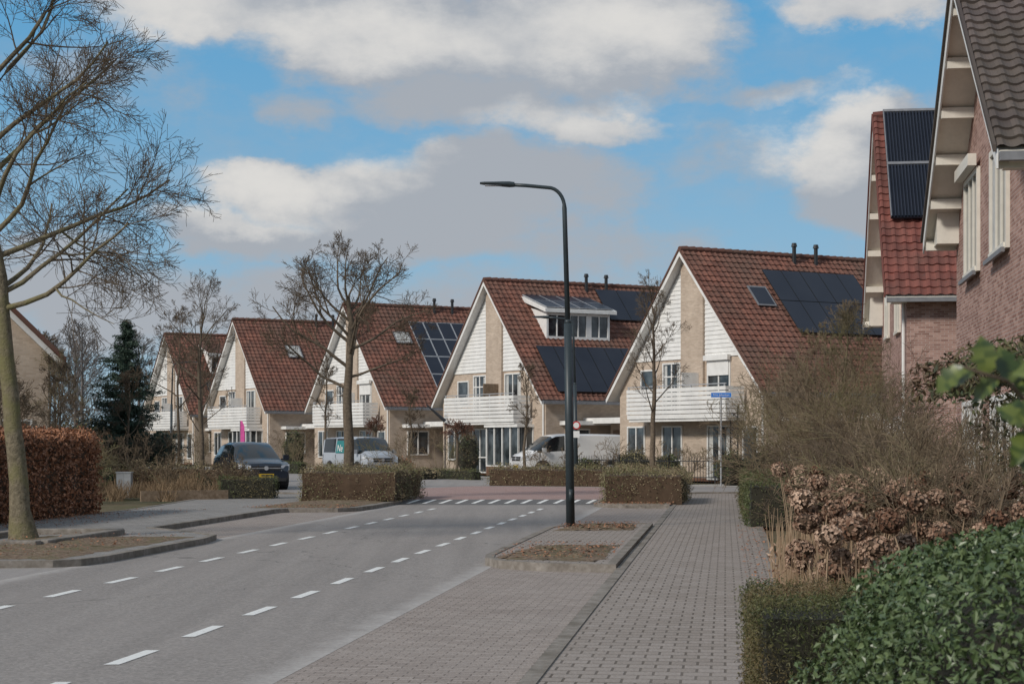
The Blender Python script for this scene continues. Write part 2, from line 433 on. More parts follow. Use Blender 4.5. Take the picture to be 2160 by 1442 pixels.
def bare_shrub(name, x, y, h, n, spread, P, r=.02, z0=.05, area=.3, twig=None, bark=None):
    b = B([bark or M['bark2'], twig or M['twig']])
    for i in range(n):
        az = random.uniform(0, 6.28); sp = random.uniform(.1, spread)
        d = Vector((math.cos(az)*sp, math.sin(az)*sp, 1))
        p = Vector((x+math.cos(az)*area*random.random(), y+math.sin(az)*area*random.random(), z0))
        branch(b, p, d, h*random.uniform(.7, 1.0), r, 0, P)
    return b.build(name, None, smooth=True)

# ------------------------------------------------------------------ ground
def sheet(name, pts, z, mat):
    b = B([mat]); b.poly([(p[0], p[1], z if not hasattr(z, '__len__') else z[i]) for i, p in enumerate(pts)]); return b.build(name)
def area(pts): return sum(pts[i][0]*pts[(i+1) % len(pts)][1]-pts[(i+1) % len(pts)][0]*pts[i][1] for i in range(len(pts)))/2
def raised(name, pts, z, top, kw=.13, zb=-.03):
    if area(pts) < 0: pts = pts[::-1]
    n = len(pts); P = [Vector(p) for p in pts]; I = []
    for i in range(n):
        a = (P[i]-P[i-1]).normalized(); c = (P[(i+1) % n]-P[i]).normalized()
        na = Vector((-a.y, a.x)); nc = Vector((-c.y, c.x)); h = (na+nc)
        h = h/max(h.length_squared/2, .4); I.append(P[i]+h*kw)
    b = B([M['kerb'], top])
    for i in range(n):
        q = (i+1) % n
        b.poly([(P[i].x, P[i].y, zb), (P[q].x, P[q].y, zb), (P[q].x, P[q].y, z), (P[i].x, P[i].y, z)], 0)
        b.poly([(P[i].x, P[i].y, z), (P[q].x, P[q].y, z), (I[q].x, I[q].y, z), (I[i].x, I[i].y, z)], 0)
        b.poly([(I[i].x, I[i].y, z), (I[q].x, I[q].y, z), (I[q].x, I[q].y, z-.012), (I[i].x, I[i].y, z-.012)], 0)
    b.poly([(p.x, p.y, z-.012) for p in I], 1)
    return b.build(name)
sheet('ground', [(-900, -300), (900, -300), (900, 1500), (-900, 1500)], -.04, M['land'])
sheet('garden_soil', [(-60, -10), (60, -10), (60, 200), (-60, 200)], -.03, M['garden'])
sheet('road', [W(-9.2, -8), W(-3.28, -8), W(-3.28, 49.6), W(-9.2, 49.6)], 0, M['asph'])
sheet('parking_bay', [W(-3.28, -8), W(-1.4, -8), W(-1.4, 60), W(-3.28, 60)], -.002, M['bay'])
sheet('parking_bay', [W(-11.2, 30), W(-9.2, 30), W(-9.2, 49), W(-11.2, 49)], -.002, M['bay'])
sheet('parking_bay', [W(-11.3, -8), W(-9.2, -8), W(-9.2, 30), W(-11.3, 30)], -.002, M['asph2'])
raised('pavement', [W(-1.46, -8), W(.75, -8), W(.75, 56), W(2.5, 60), W(2.5, 66), W(-1.46, 66)], .06, M['walk'])
raised('pavement', [W(-11.1, -8), W(-11.2, 24.4), W(-10.3, 24.7), W(-9.4, 24.85), W(-9.1, 25.1), W(-8.98, 25.8), W(-8.95, 30.6), W(-9.1, 31.8),
                    W(-9.7, 32.8), W(-11.1, 34.5), W(-11.1, 43.9), W(-10.9, 44.3), W(-9.7, 44.5), W(-9.35, 45.0), W(-9.2, 46.5), W(-9.2, 53), W(-9.7, 55), W(-12, 57), W(-16, 57),
                    W(-14.7, 44), W(-14.6, -8)], .1, M['walkL'])
raised('traffic_island', [W(-1.47, 23.9), W(-2.5, 24.15), W(-3.15, 24.7), W(-3.42, 25.3), W(-3.5, 26), W(-3.45, 34.5), W(-3.2, 35.5), W(-2.5, 36), W(-1.47, 36.1)], .11, M['walk'])
raised('traffic_island', [W(-1.47, 47.0), W(-2.8, 47.2), W(-3.4, 47.8), W(-3.6, 48.6), W(-3.6, 55), W(-3.2, 56.5), W(-1.47, 57)], .11, M['soil'])

def soilpatch(name, pts, z, h=.05, n=26):
    V = []; F = []
    for i in range(n+1):
        for j in range(n+1):
            u = i/n; v = j/n
            a = Vector(pts[0]).lerp(Vector(pts[1]), u); c = Vector(pts[3]).lerp(Vector(pts[2]), u); q = a.lerp(c, v)
            e = min(u, 1-u, v, 1-v)*4
            V.append((q.x+random.gauss(0, .03), q.y+random.gauss(0, .06), z+min(1, e)*h*(.5+.8*random.random())))
    for i in range(n):
        for j in range(n):
            k = i*(n+1)+j; F.append((k, k+n+1, k+n+2, k+1))
    return fastmesh(name, V, F, [M['soil']], None, True)
soilpatch('soil_bed', [W(-3.3, 25.2), W(-1.75, 24.6), W(-1.7, 28.6), W(-3.0, 28.4)], .1)
soilpatch('soil_bed', [W(-3.2, 33.2), W(-1.7, 33.4), W(-1.8, 35.7), W(-3.0, 35.5)], .1)
soilpatch('soil_bed', [W(-12.2, 25.2), W(-9.5, 25.2), W(-9.3, 31.2), W(-12.0, 31.6)], .09)
soilpatch('soil_bed', [W(-12, 44.9), W(-9.55, 45.0), W(-9.4, 53), W(-12, 53)], .09)
tk = B([M['kerb']])
for c0, c1, y0, y1 in ((-12.5, -10.9, 28.1, 28.35), (-12.5, -10.9, 32.0, 32.25), (-11.05, -10.8, 28.36, 31.99), (-12.75, -12.52, 28.1, 32.2)):
    a = W(c0, y0); c = W(c1, y0); d = W(c0, y1)
    tk.obox((a[0], a[1], .06), (c[0]-a[0], 0, 0), (d[0]-a[0], d[1]-a[1], 0), (0, 0, .13))
tk.build('tree_pit_edging', bevel=.02)

def litter(name, rects, mat, n, size):
    P = []
    for c0, c1, y0, y1, z in rects:
        k = int(n/len(rects)); c = RN.uniform(c0, c1, k); y = RN.uniform(y0, y1, k)
        P.append(np.stack([c+SL*y, y, np.full(k, z+.012)], 1))
    P = np.concatenate(P); V, F = leaves(P, size, .6, np.tile([0, 0, 1.0], (len(P), 1)), 4)
    fastmesh(name, V, F, [mat], None, False, None, RN.random(len(F)))
litter('fallen_leaves', [(-14.6, -13.7, 33, 42, .1), (-14.6, -12.6, 34, 44, .1), (-3.3, -1.6, 24.5, 28.6, .15), (-3.2, -1.7, 33, 35.8, .15), (-12.2, -9.4, 25.2, 31.5, .14), (-12, -9.3, 43.6, 46, .13), (-3.5, -1.4, 46.5, 48.5, .12), (0.25, .8, 12, 36, .06), (.3, .8, 13, 22, .06)], M['beech'], 3600, .045)

# speed table and junction
rp = B([M['darkramp'], M['paint']])
y0, y1 = 49.6, 51.2
rp.poly([(*W(-9.2, y0), 0), (*W(-3.45, y0), 0), (*W(-3.45, y1), .1), (*W(-9.2, y1), .1)], 0)
c = -9.0
while c < -3.7:
    rp.poly([(*W(c, y0+.4), .03), (*W(c+.12, y0+.4), .03), (*W(c+.26, y1-.1), .099), (*W(c+.14, y1-.1), .099)], 1); c += .46
rp.build('speed_ramp_marking')
raised('junction_paving', [W(-9.2, 51.2), W(-3.45, 51.2), W(-3.3, 56), (5.3, 58.5), (11, 60), (11, 63), (4.5, 70), (2.5, 75), (-22.5, 118), (-44, 156), (-54, 150), (-32, 104), (-22, 84), (-30, 74), (-30, 68), (-12, 63.5), (-6.5, 57.5)], .1, M['asph2'])
sheet('red_brick_table', [W(-9.0, 51.25), W(-3.6, 51.25), W(-3.5, 56), (5.2, 58.7), (6.5, 64), (-1.5, 67), (-5.5, 60)], .094, M['redpave'])
sheet('pavement', [(2.6, 75.2), (4.4, 76.2), (-20.5, 119.5), (-22.4, 118.2)], .105, M['palewalk'])
for i, (hx, hy) in enumerate([(7.55, 78), (-1.16, 92.7), (-10.2, 109), (-19.3, 122.6)]):
    o = np.array([hx, hy]); u = np.array([.5, -.866]); v = np.array([.866, .5])
    q = [o+u*w+v*l for w, l in ((6, -6.2), (10.8, -6.2), (10.8, 5), (6, 5))]
    sheet('driveway', [tuple(p) for p in q], .06, M['palewalk'])

# lane dashes
d = B([M['paint']])
s0 = 14.45
for c in (-4.82, -7.65):
    k = -7
    off = 0 if c > -5 else .12
    while True:
        y = s0+off+k*1.985-.48
        if y > 47.6: break
        j = [random.gauss(0, .006) for _ in range(4)]
        d.poly([(*W(c-.06+j[0], y+j[2]), .005), (*W(c+.06+j[0], y-j[3]), .005), (*W(c+.06+j[1], y+.97+j[3]), .005), (*W(c-.06+j[1], y+.97), .005)])
        k += 1
d.build('lane_marking')

# ------------------------------------------------------------------ houses
def tiles(name, parent, hw, zr, m, y0, y1, mat, sgn, tw=.3, smp=4, course=.34, amp=.045, step=.04):
    p = math.atan(m); sl = hw/math.cos(p); nc = math.ceil(sl/course); course = sl/nc
    nt_ = int(round((y1-y0)/tw)); ny = nt_*smp+1; ys = np.linspace(y0, y1, ny)
    ph = (np.arange(ny) % smp)/smp
    prof = amp*np.clip(np.sin(ph*2*np.pi)*.7+.3, 0, 1)
    tabo = RN.normal(0, .006, (nc+1, nt_+1)); col_i = np.arange(ny)//smp
    rows = []
    for i in range(nc):
        for s, o in ((i*course, 0.03), ((i+1)*course, .03+step)):
            x = s*math.cos(p); z = zr-s*math.sin(p)
            off = prof+o+tabo[i][col_i]
            rows.append(np.stack([sgn*(x+off*math.sin(p)), ys, z+off*math.cos(p)], 1))
    V = np.concatenate(rows); F = []; nr = len(rows)
    idx = np.arange(nr*ny).reshape(nr, ny)
    a = idx[:-1, :-1]; b_ = idx[:-1, 1:]; c_ = idx[1:, 1:]; d_ = idx[1:, :-1]
    F = np.stack([a, d_, c_, b_], -1) if sgn > 0 else np.stack([a, b_, c_, d_], -1)
    ii, jj = np.meshgrid(np.arange(nr-1)//2, np.arange(ny-1)//smp, indexing='ij')
    tab = RN.random((nc+1, nt_+1)); rnd = tab[ii, jj].ravel()
    return fastmesh(name, V, F.reshape(-1, 4), [mat], None, False, parent, rnd)

def winf(b, axis, pl, a0, a1, z0, z1, panes=2, glass=2, frame=1, fw=.07, curtain=False, trans=None):
    def bx(p0, p1, d0, d1, q0, q1, m):
        if axis == 'y': b.box(p0, p1, pl-d0, pl-d1, q0, q1, m)
        else: b.box(pl+d0, pl+d1, p0, p1, q0, q1, m)
    bx(a0, a1, .005, .02, z0, z1, glass)
    bx(a0-fw, a0+.001, 0.002, .07, z0-fw, z1+fw, frame); bx(a1-.001, a1+fw, 0.002, .07, z0-fw, z1+fw, frame)
    bx(a0+.002, a1-.002, 0.003, .068, z1, z1+fw, frame); bx(a0+.002, a1-.002, .003, .1, z0-fw, z0, frame)
    for k in range(1, panes):
        x = a0+(a1-a0)*k/panes; bx(x-.035, x+.035, .021, .06, z0+.001, z1-.001, frame)
    if trans: bx(a0+.003, a1-.003, .022, .056, trans-.03, trans+.03, frame)
    if curtain:
        w = (a1-a0)*.2
        bx(a0+.05, a0+w, .0205, .024, z0+.05, z1-.05, 6); bx(a1-w, a1-.05, .0205, .024, z0+.05, z1-.05, 6)

def panels(b, zr, m, x0, x1, y0, y1, nx, ny, off=.16, mat=5, fr=3, gap=.03, frw=.02):
    p = math.atan(m); nv = Vector((math.sin(p), 0, math.cos(p))); sv = Vector((math.cos(p), 0, -math.sin(p)))
    sl0 = x0/math.cos(p); sl1 = x1/math.cos(p)
    for i in range(nx):
        for j in range(ny):
            a = sl0+(sl1-sl0)*i/nx; c = sl0+(sl1-sl0)*(i+1)/nx; e = y0+(y1-y0)*j/ny; g = y0+(y1-y0)*(j+1)/ny
            O = Vector((0, 0, zr))+sv*a+nv*off+Vector((0, e, 0))
            b.obox(O, sv*(c-a-gap), Vector((0, g-e-gap, 0)), nv*.04, fr)
            O2 = O+sv*frw+Vector((0, frw, 0))+nv*.038
            b.obox(O2, sv*(c-a-gap-2*frw), Vector((0, g-e-gap-2*frw, 0)), nv*.006, mat)

HM = lambda wall, tile: [wall, M['white'], M['glass'], M['dark'], tile, M['solar'], M['curtain'], M['plinth'], M['black'], M['alu'], M['garagedoor'], M['wood'], M['cream']]
def shell(h, hw, zr, m, D, ov, wall, tile, smp=4, back=.4, wallin=.4, barge=.22, soff=1):
    ww = hw-wallin
    mats = HM(wall, tile)
    b = B(mats)
    zt = lambda x: zr-m*abs(x)-.16
    b.prism([(-ww, 0), (ww, 0), (ww, zt(ww)), (0, zt(0)), (-ww, zt(ww))], 0, D, 0)
    b.build('walls', h)
    r = B(mats)
    for sg in (1, -1):
        pts = [(0, zr), (0, zr-.15), (sg*hw, zr-m*hw-.15), (sg*hw, zr-m*hw)]
        r.prism(pts, -ov+.031, D+back, soff)
        bp = [(0, zr+.02), (0, zr+.02-barge*1.25), (sg*(hw+.02), zr-m*hw+.0-barge), (sg*(hw+.02), zr-m*hw+.02)]
        r.prism(bp, -ov, -ov+.03, 1)
        vp = [(0, zr+.12), (0, zr+.0), (sg*(hw+.04), zr-m*hw-.02), (sg*(hw+.04), zr-m*hw+.09)]
        r.prism(vp, -ov-.05, -ov-.001, 4)
        gx = sg*(hw+.02)
        r.box(gx, gx+sg*.15, -ov+.04, D+back-.05, zr-m*hw-.16, zr-m*hw-.03, 3)
    k = -ov
    while k < D+back-.3:
        r.tube([(0, k, zr+.05), (0, k+.42, zr+.07)], [.13, .15], 8, 4); k += .4
    r.build('roof_trim', h)
    tiles('roof_tiles', h, hw, zr, m, -ov, D+back, tile, 1, smp=smp)
    tiles('roof_tiles_back', h, hw, zr, m, -ov, D+back, tile, -1, smp=smp)
    return mats, ww

def row_house(loc, kind):
    h = empty('brick_house', (loc[0], loc[1], .05), math.radians(-60))
    hw, zr, m, D, ov = 5.85, 10.08, 1.085, 10.4, .5
    mats, ww = shell(h, hw, zr, m, D, ov, M['beige'], M['tile'])
    b = B(mats)
    zs = 5.35
    z = zs
    while z < 9.6:
        z1 = z+.19
        def lim(zz): return (zr-.2-zz)/m-.04
        if lim(z1) < .05: break
        for sg, xi in ((-1, -.42), (1, 1.25)):
            a0 = lim(z); a1 = lim(z1)
            if a0 <= abs(xi)+.02: continue
            a1 = max(a1, abs(xi)+.01)
            b.poly([(xi, -.055, z), (sg*a0, -.055, z), (sg*a1, -.025, z1), (xi, -.025, z1)][::(1 if sg > 0 else -1)], 1)
            b.poly([(xi, -.055, z), (sg*a0, -.055, z), (sg*a0, -.005, z), (xi, -.005, z)], 1)
        z = z1
    b.prism([(-.4, 2.9), (1.23, 2.9), (1.23, zr-.25-m*1.23), (0, zr-.25), (-.4, zr-.25-m*.4)], -.14, -.001, 0)
    winf(b, 'y', 0, -1.85, -.6, 2.95, 5.15, 2, curtain=True, trans=4.6)
    winf(b, 'y', 0, 1.5, 3.0, 2.95, 5.15, 2, curtain=kind != 1)
    winf(b, 'y', 0, -3.6, -2.5, 3.7, 4.9, 1)
    if kind in (1, 3):
        b.box(1.38, 3.12, -.24, -.075, 5.2, 5.42, 1); b.box(1.5, 3.0, -.11, -.08, 4.55, 5.2, 1)
    x0, x1, yb = -3.2, 4.15, -1.1
    b.box(x0, x1, yb, -.002, 2.72, 2.9, 1); b.box(x0+.05, x1-.05, yb+.06, -.003, 2.6, 2.715, 1)
    for k in range(6):
        z = 2.93+k*.19
        b.box(x0, x1, yb-.03, yb, z, z+.155, 1)
        b.box(x0-.03, x0-.002, yb-.02, -.15, z, z+.155, 1); b.box(x1+.002, x1+.03, yb-.02, -.15, z, z+.155, 1)
    for k in range(7):
        x = x0+.1+(x1-x0-.2)*k/6; b.box(x-.025, x+.025, yb+.001, yb+.05, 2.9, 4.12, 9)
    b.box(x0, x1, yb+.0, yb+.06, 4.13, 4.17, 9)
    b.box(.9, .95, yb+.07, -.15, 2.92, 4.7, 11 if kind == 2 else 1)
    winf(b, 'y', 0, -4.7, -3.4, .8, 2.35, 2)
    winf(b, 'y', 0, -1.9, -.5, .15, 2.35, 2, trans=.9)
    if kind == 2 or kind == 4:
        b.box(1.0, 4.3, -.9, -.003, .0, .45, 7); b.box(.95, 4.35, -1.0, -.004, 2.45, 2.595, 1)
        b.box(1.05, 4.25, -.84, -.01, .45, 2.45, 2)
        for k in range(5):
            x = 1.0+3.25*k/4; b.box(x-.04, x+.05, -.9, -.845, .452, 2.448, 1)
        b.box(1.001, 4.29, -.895, -.842, .455, .52, 1)
        for yy in (-.9, -.5, -.08): b.box(4.252, 4.3, yy, yy+.07, .452, 2.448, 1)
    else:
        winf(b, 'y', 0, 1.5, 3.1, .15, 2.35, 2, curtain=True, trans=.9)
        winf(b, 'y', 0, 4.0, 4.9, .5, 2.3, 1)
    b.box(-ww-.01, ww+.01, -.015, -.006, 0.0, .14, 7)
    winf(b, 'x', ww, 1.2, 2.5, 1.0, 2.3, 2); winf(b, 'x', ww, 5.2, 6.4, 1.0, 2.3, 2)
    b.box(ww+.002, ww+.9, .8, 3.6, 2.55, 2.75, 1)
    if kind != 1:
        b.box(6.4, 11.0, 3.2, 9, 0, 2.6, 0); b.box(ww+.01, 11.2, 2.2, 9.2, 2.62, 2.9, 1)
        b.box(6.7, 9.0, 3.15, 3.199, 0.02, 2.3, 10); b.box(11.0, 11.15, 2.3, 2.45, 0, 2.61, 1)
    else:
        b.box(ww+.003, 9.2, 3.8, 9, 0, 2.6, 0); b.box(ww+.01, 9.4, 3.6, 9.2, 2.62, 2.9, 1)
    b.tube([(ww-.15, -.06, 0), (ww-.15, -.06, 3.7)], .05, 8, 1)
    for vy, vx in ((5.6, .35), (6.9, .3)):
        b.tube([(vx, vy, zr-.5), (vx, vy, zr+.45)], .09, 8, 8); b.tube([(vx, vy, zr+.45), (vx, vy, zr+.62)], [.14, .1], 8, 8)
    if kind == 1:
        panels(b, zr, m, .8, 3.5, 3.3, 8.6, 2, 5, fr=8, frw=.012)
        panels(b, zr, m, 1.55, 2.4, 1.9, 2.95, 1, 1, off=.14, fr=3, frw=.08)
        panels(b, zr, m, 1.2, 2.0, 8.9, 9.9, 1, 1, off=.14, fr=3, mat=6, frw=.08)
    if kind == 2:
        panels(b, zr, m, 3.35, 5.55, .6, 6.7, 1, 6, fr=8, frw=.012)
        panels(b, zr, m, .3, 1.9, 6.1, 10.1, 1, 3, fr=8, frw=.012)
    if kind == 3:
        panels(b, zr, m, 1.0, 5.1, 3.4, 7.3, 4, 4, fr=9, frw=.03)
        panels(b, zr, m, 1.6, 2.3, 2.0, 3.1, 1, 1, off=.14, fr=3, mat=6, frw=.08)
    if kind == 4: panels(b, zr, m, 1.7, 2.5, 2.6, 3.7, 1, 1, off=.14, fr=3, mat=6, frw=.08)
    if kind in (2, 5):
        ya, yc = (1.55, 5.4) if kind == 2 else (2.2, 5.2)
        xf = 2.95; zf0 = zr-m*xf; zf1 = zf0+1.45
        for yy in (ya, yc-.12):
            b.prism([(1.35, zr-m*1.35-.1), (xf, zf0-.1), (xf, zf1), (1.2, zf1+.35)], yy, yy+.12, 1)
        b.box(xf-.1, xf-.001, ya+.121, yc-.121, zf0-.1, zf0+.25, 1); b.box(xf-.1, xf-.001, ya+.121, yc-.121, zf1-.12, zf1, 1)
        b.box(xf-.12, xf-.06, ya+.13, yc-.13, zf0+.25, zf1-.12, 2)
        n = 3
        for k in range(1, n*2):
            yy = ya+(yc-ya)*k/(n*2); w = .05 if k % 2 else .16
            b.box(xf-.05, xf-.0015, yy-w, yy+w, zf0+.251, zf1-.121, 1) if k % 2 == 0 else b.box(xf-.055, xf-.01, yy-.03, yy+.03, zf0+.251, zf1-.121, 1)
        b.prism([(xf+.3, zf1+.0), (xf+.3, zf1+.18), (.55, zf1+1.05), (.55, zf1+.8)][::-1], ya-.25, yc+.25, 1)
        sv = Vector((xf+.3-.55, 0, -.87)).normalized(); nv = Vector((-sv.z, 0, sv.x))
        if kind == 2:
            for i in range(2):
                for j in range(4):
                    O = Vector((.65, ya-.15+j*1.02, zf1+1.06))+sv*(i*1.35+.02)
                    b.obox(O, sv*1.31, (0, .99, 0), nv*.04, 9); b.obox(O+sv*.03+nv*.041+Vector((0, .03, 0)), sv*1.25, (0, .93, 0), nv*.005, 5)
        else:
            b.obox(Vector((.5, ya-.2, zf1+1.07)), sv*2.7, (0, yc-ya+.4, 0), nv*.05, 4)
            panels(b, zr, m, 3.6, 4.9, 1.5, 5.5, 1, 4, fr=8)
    b.build('details', h)
    return h
for i, (x, y) in enumerate([(7.75, 78), (-1.05, 92.7), (-9.9, 109), (-18.8, 122.6), (-26.7, 139)]):
    row_house((x, y), i+1)

def near_house(loc, zr, m, wall, tile, kind):
    h = empty('brick_house', (loc[0], loc[1], .05), math.atan2(-.990, -.139))
    hw, D, ov = 5.95, 11, .65
    mats, ww = shell(h, hw, zr, m, D, ov, wall, tile, smp=6, wallin=.45, barge=.26, soff=12)
    b = B(mats)
    for sg in (1, -1):
        for k in range(6):
            x = sg*(.3+k*1.08); z = zr-m*abs(x)-.15
            b.box(x-.06, x+.06, -ov+.04, -.002, z-.2-.06*m, z-.06*m, 12)
        b.prism([(sg*(hw-.95), zr-m*hw-.15), (sg*(hw-.02), zr-m*hw-.15), (sg*(hw-.95), zr-m*(hw-.95)-.16)][::sg], -ov+.2, -.004, 12)
    b.tube([(ww-.2, -.08, 0), (ww-.2, -.08, zr-m*hw)], .05, 8, 1)
    if kind == 1:
        winf(b, 'y', 0, -3.5, -1.5, 5.0, 6.75, 3, fw=.1, frame=12); b.box(-3.65, -1.35, -.24, -.08, 6.86, 7.08, 12)
        winf(b, 'y', 0, .5, 2.5, 5.0, 6.7, 3, fw=.1, curtain=True, frame=12)
        b.box(-3.7, -1.3, -.16, -.101, 4.82, 4.9, 3); b.box(.3, 2.7, -.16, -.101, 4.82, 4.9, 3)
        winf(b, 'y', 0, -3.8, -1.2, .7, 2.4, 3, fw=.1); winf(b, 'y', 0, .6, 3.6, .7, 2.4, 3, fw=.1)
    else:
        winf(b, 'y', 0, -3.3, -1.6, 5.3, 6.9, 2, fw=.1, frame=12); winf(b, 'y', 0, 1.4, 3.2, 5.2, 6.6, 2, fw=.1, frame=12)
        winf(b, 'y', 0, -3.8, -1.2, .7, 2.4, 3, fw=.1); winf(b, 'y', 0, .6, 3.6, .7, 2.4, 3, fw=.1)
        p = math.atan(m); nv = Vector((math.sin(p), 0, math.cos(p))); sv = Vector((math.cos(p), 0, -math.sin(p)))
        for s0, s1 in ((.1, 2.75), (2.85, 5.4)):
            O = Vector((0, -.35, zr))+sv*s0+nv*.2
            b.obox(O, sv*(s1-s0), (0, 4.2, 0), nv*.06, 5)
            b.obox(O-sv*.08+nv*.0, sv*.12, (0, 4.2, 0), nv*.14, 3)
            for k in range(42):
                q = O+Vector((0, .05+k*.1, 0))+nv*.1; b.tube([q+sv*.06, q+sv*(s1-s0)], .034, 6, 5, cap=False)
            for e in (0, 4.17): b.obox(O+Vector((0, e, 0)), sv*(s1-s0), (0, .03, 0), nv*.13, 3)
    b.build('details', h)
near_house((8.55, 31.8), 10.0, .68, M['redbrick'], M['tileD'], 1)
near_house((12.5, 58.3), 12.35, 1.07, M['redbrick'], M['tileR'], 2)

h = empty('brick_house', (-20.1, 58.2, .05), math.radians(22))
mats, ww = shell(h, 5.2, 9.5, .98, 10, .5, M['beige'], M['tile'])
b = B(mats); winf(b, 'y', 0, 1.0, 2.6, 3.2, 4.8, 2); winf(b, 'y', 0, 2.2, 4.2, .7, 2.4, 2); winf(b, 'x', ww, 2, 4, .8, 2.3, 2)
for sg in (1, -1):
    b.prism([(0, 9.68), (0, 9.5), (sg*5.3, 4.36), (sg*5.3, 4.54)], -.64, -.552, 4)
b.build('details', h)

# ------------------------------------------------------------------ street lamps
def lamp(x, y, head_dx, lean=-.12, name='street_lamp', sign=False):
    b = B([M['pole'], M['alu'], M['white'], plain('sign_red', (.5, .02, .02))])
    H = 6.68
    b.tube([(0, 0, 0), (lean*.45, 0, 4.0)], [.088, .076], 14, 0)
    b.tube([(lean*.45, 0, 3.99), (lean*.47, 0, 4.08)], [.076, .05], 14, 0)
    pts = [(lean*.47, 0, 4.05), (lean, 0, H-.42)]
    for k in range(1, 9):
        a = k/8*math.pi/2; pts.append((lean-.32*(1-math.cos(a)), 0, H-.42+.4*math.sin(a)))
    pts.append((lean-.75, 0, H+.02)); pts.append((lean-1.05, 0, H+.035))
    b.tube(pts, [.052, .046]+[.036]*10, 12, 0)
    L0 = lean-.98; secs = [(0, .045, .05), (.1, .075, .06), (.22, .10, .055), (.4, .12, .04), (.6, .11, .03), (.68, .07, .02)]
    base = len(b.v)
    for s, w, t in secs:
        for j in range(12):
            g = 2*math.pi*j/12; b.v.append((L0-s, math.cos(g)*w, H+.04+s*.04+math.sin(g)*t))
    for k in range(len(secs)-1):
        for j in range(12):
            q = (j+1) % 12; b.f.append((base+k*12+j, base+k*12+q, base+(k+1)*12+q, base+(k+1)*12+j)); b.m.append(0)
    b.f.append(tuple(base+(len(secs)-1)*12+j for j in range(12))); b.m.append(0)
    b.box(L0-.58, L0-.25, -.07, .07, H+.012, H+.03, 1)
    b.box(-.04, .04, -.093, -.085, .5, .75, 0)
    if sign:
        b.tube([(0, -.1, 2.35), (0, -.12, 2.35)], .17, 20, 3); b.tube([(0, -.121, 2.35), (0, -.125, 2.35)], .12, 20, 2)
        b.box(-.13, .13, -.12, -.1, 1.85, 2.12, 2)
    o = b.build(name, None, smooth=False)
    for p in o.data.polygons: p.use_smooth = len(p.vertices) == 4 and p.material_index == 0
    o.location = (x, y, .08); o.rotation_euler = (0, 0, head_dx)
    return o
lamp(1.15, 34.9, 0)
lamp(2.6, 72, 0, sign=True)
lamp(-21.5, 112, math.pi+.4)

sg = empty('street_name_sign', (8.04, 68.4, .06))
b = B([M['steel'], M['signblue'], M['white']])
b.tube([(0, 0, 0), (0, 0, 3.5)], .035, 10, 0); b.build('pole', sg)
b = B([M['signblue'], M['white']])
b.box(-.40, .40, -.055, -.04, 3.40, 3.60, 1); b.box(-.385, .385, -.06, -.0555, 3.415, 3.585, 0); b.build('plate', sg)
cu = bpy.data.curves.new('lettering', 'FONT'); cu.body = 'Prins Johanlaan'; cu.size = .105; cu.align_x = 'CENTER'; cu.align_y = 'CENTER'
cu.extrude = .001; cu.materials.append(M['white'])
t = bpy.data.objects.new('lettering', cu); bpy.context.scene.collection.objects.link(t); t.parent = sg
t.location = (0, -.064, 3.5); t.rotation_euler = (math.pi/2, 0, 0)

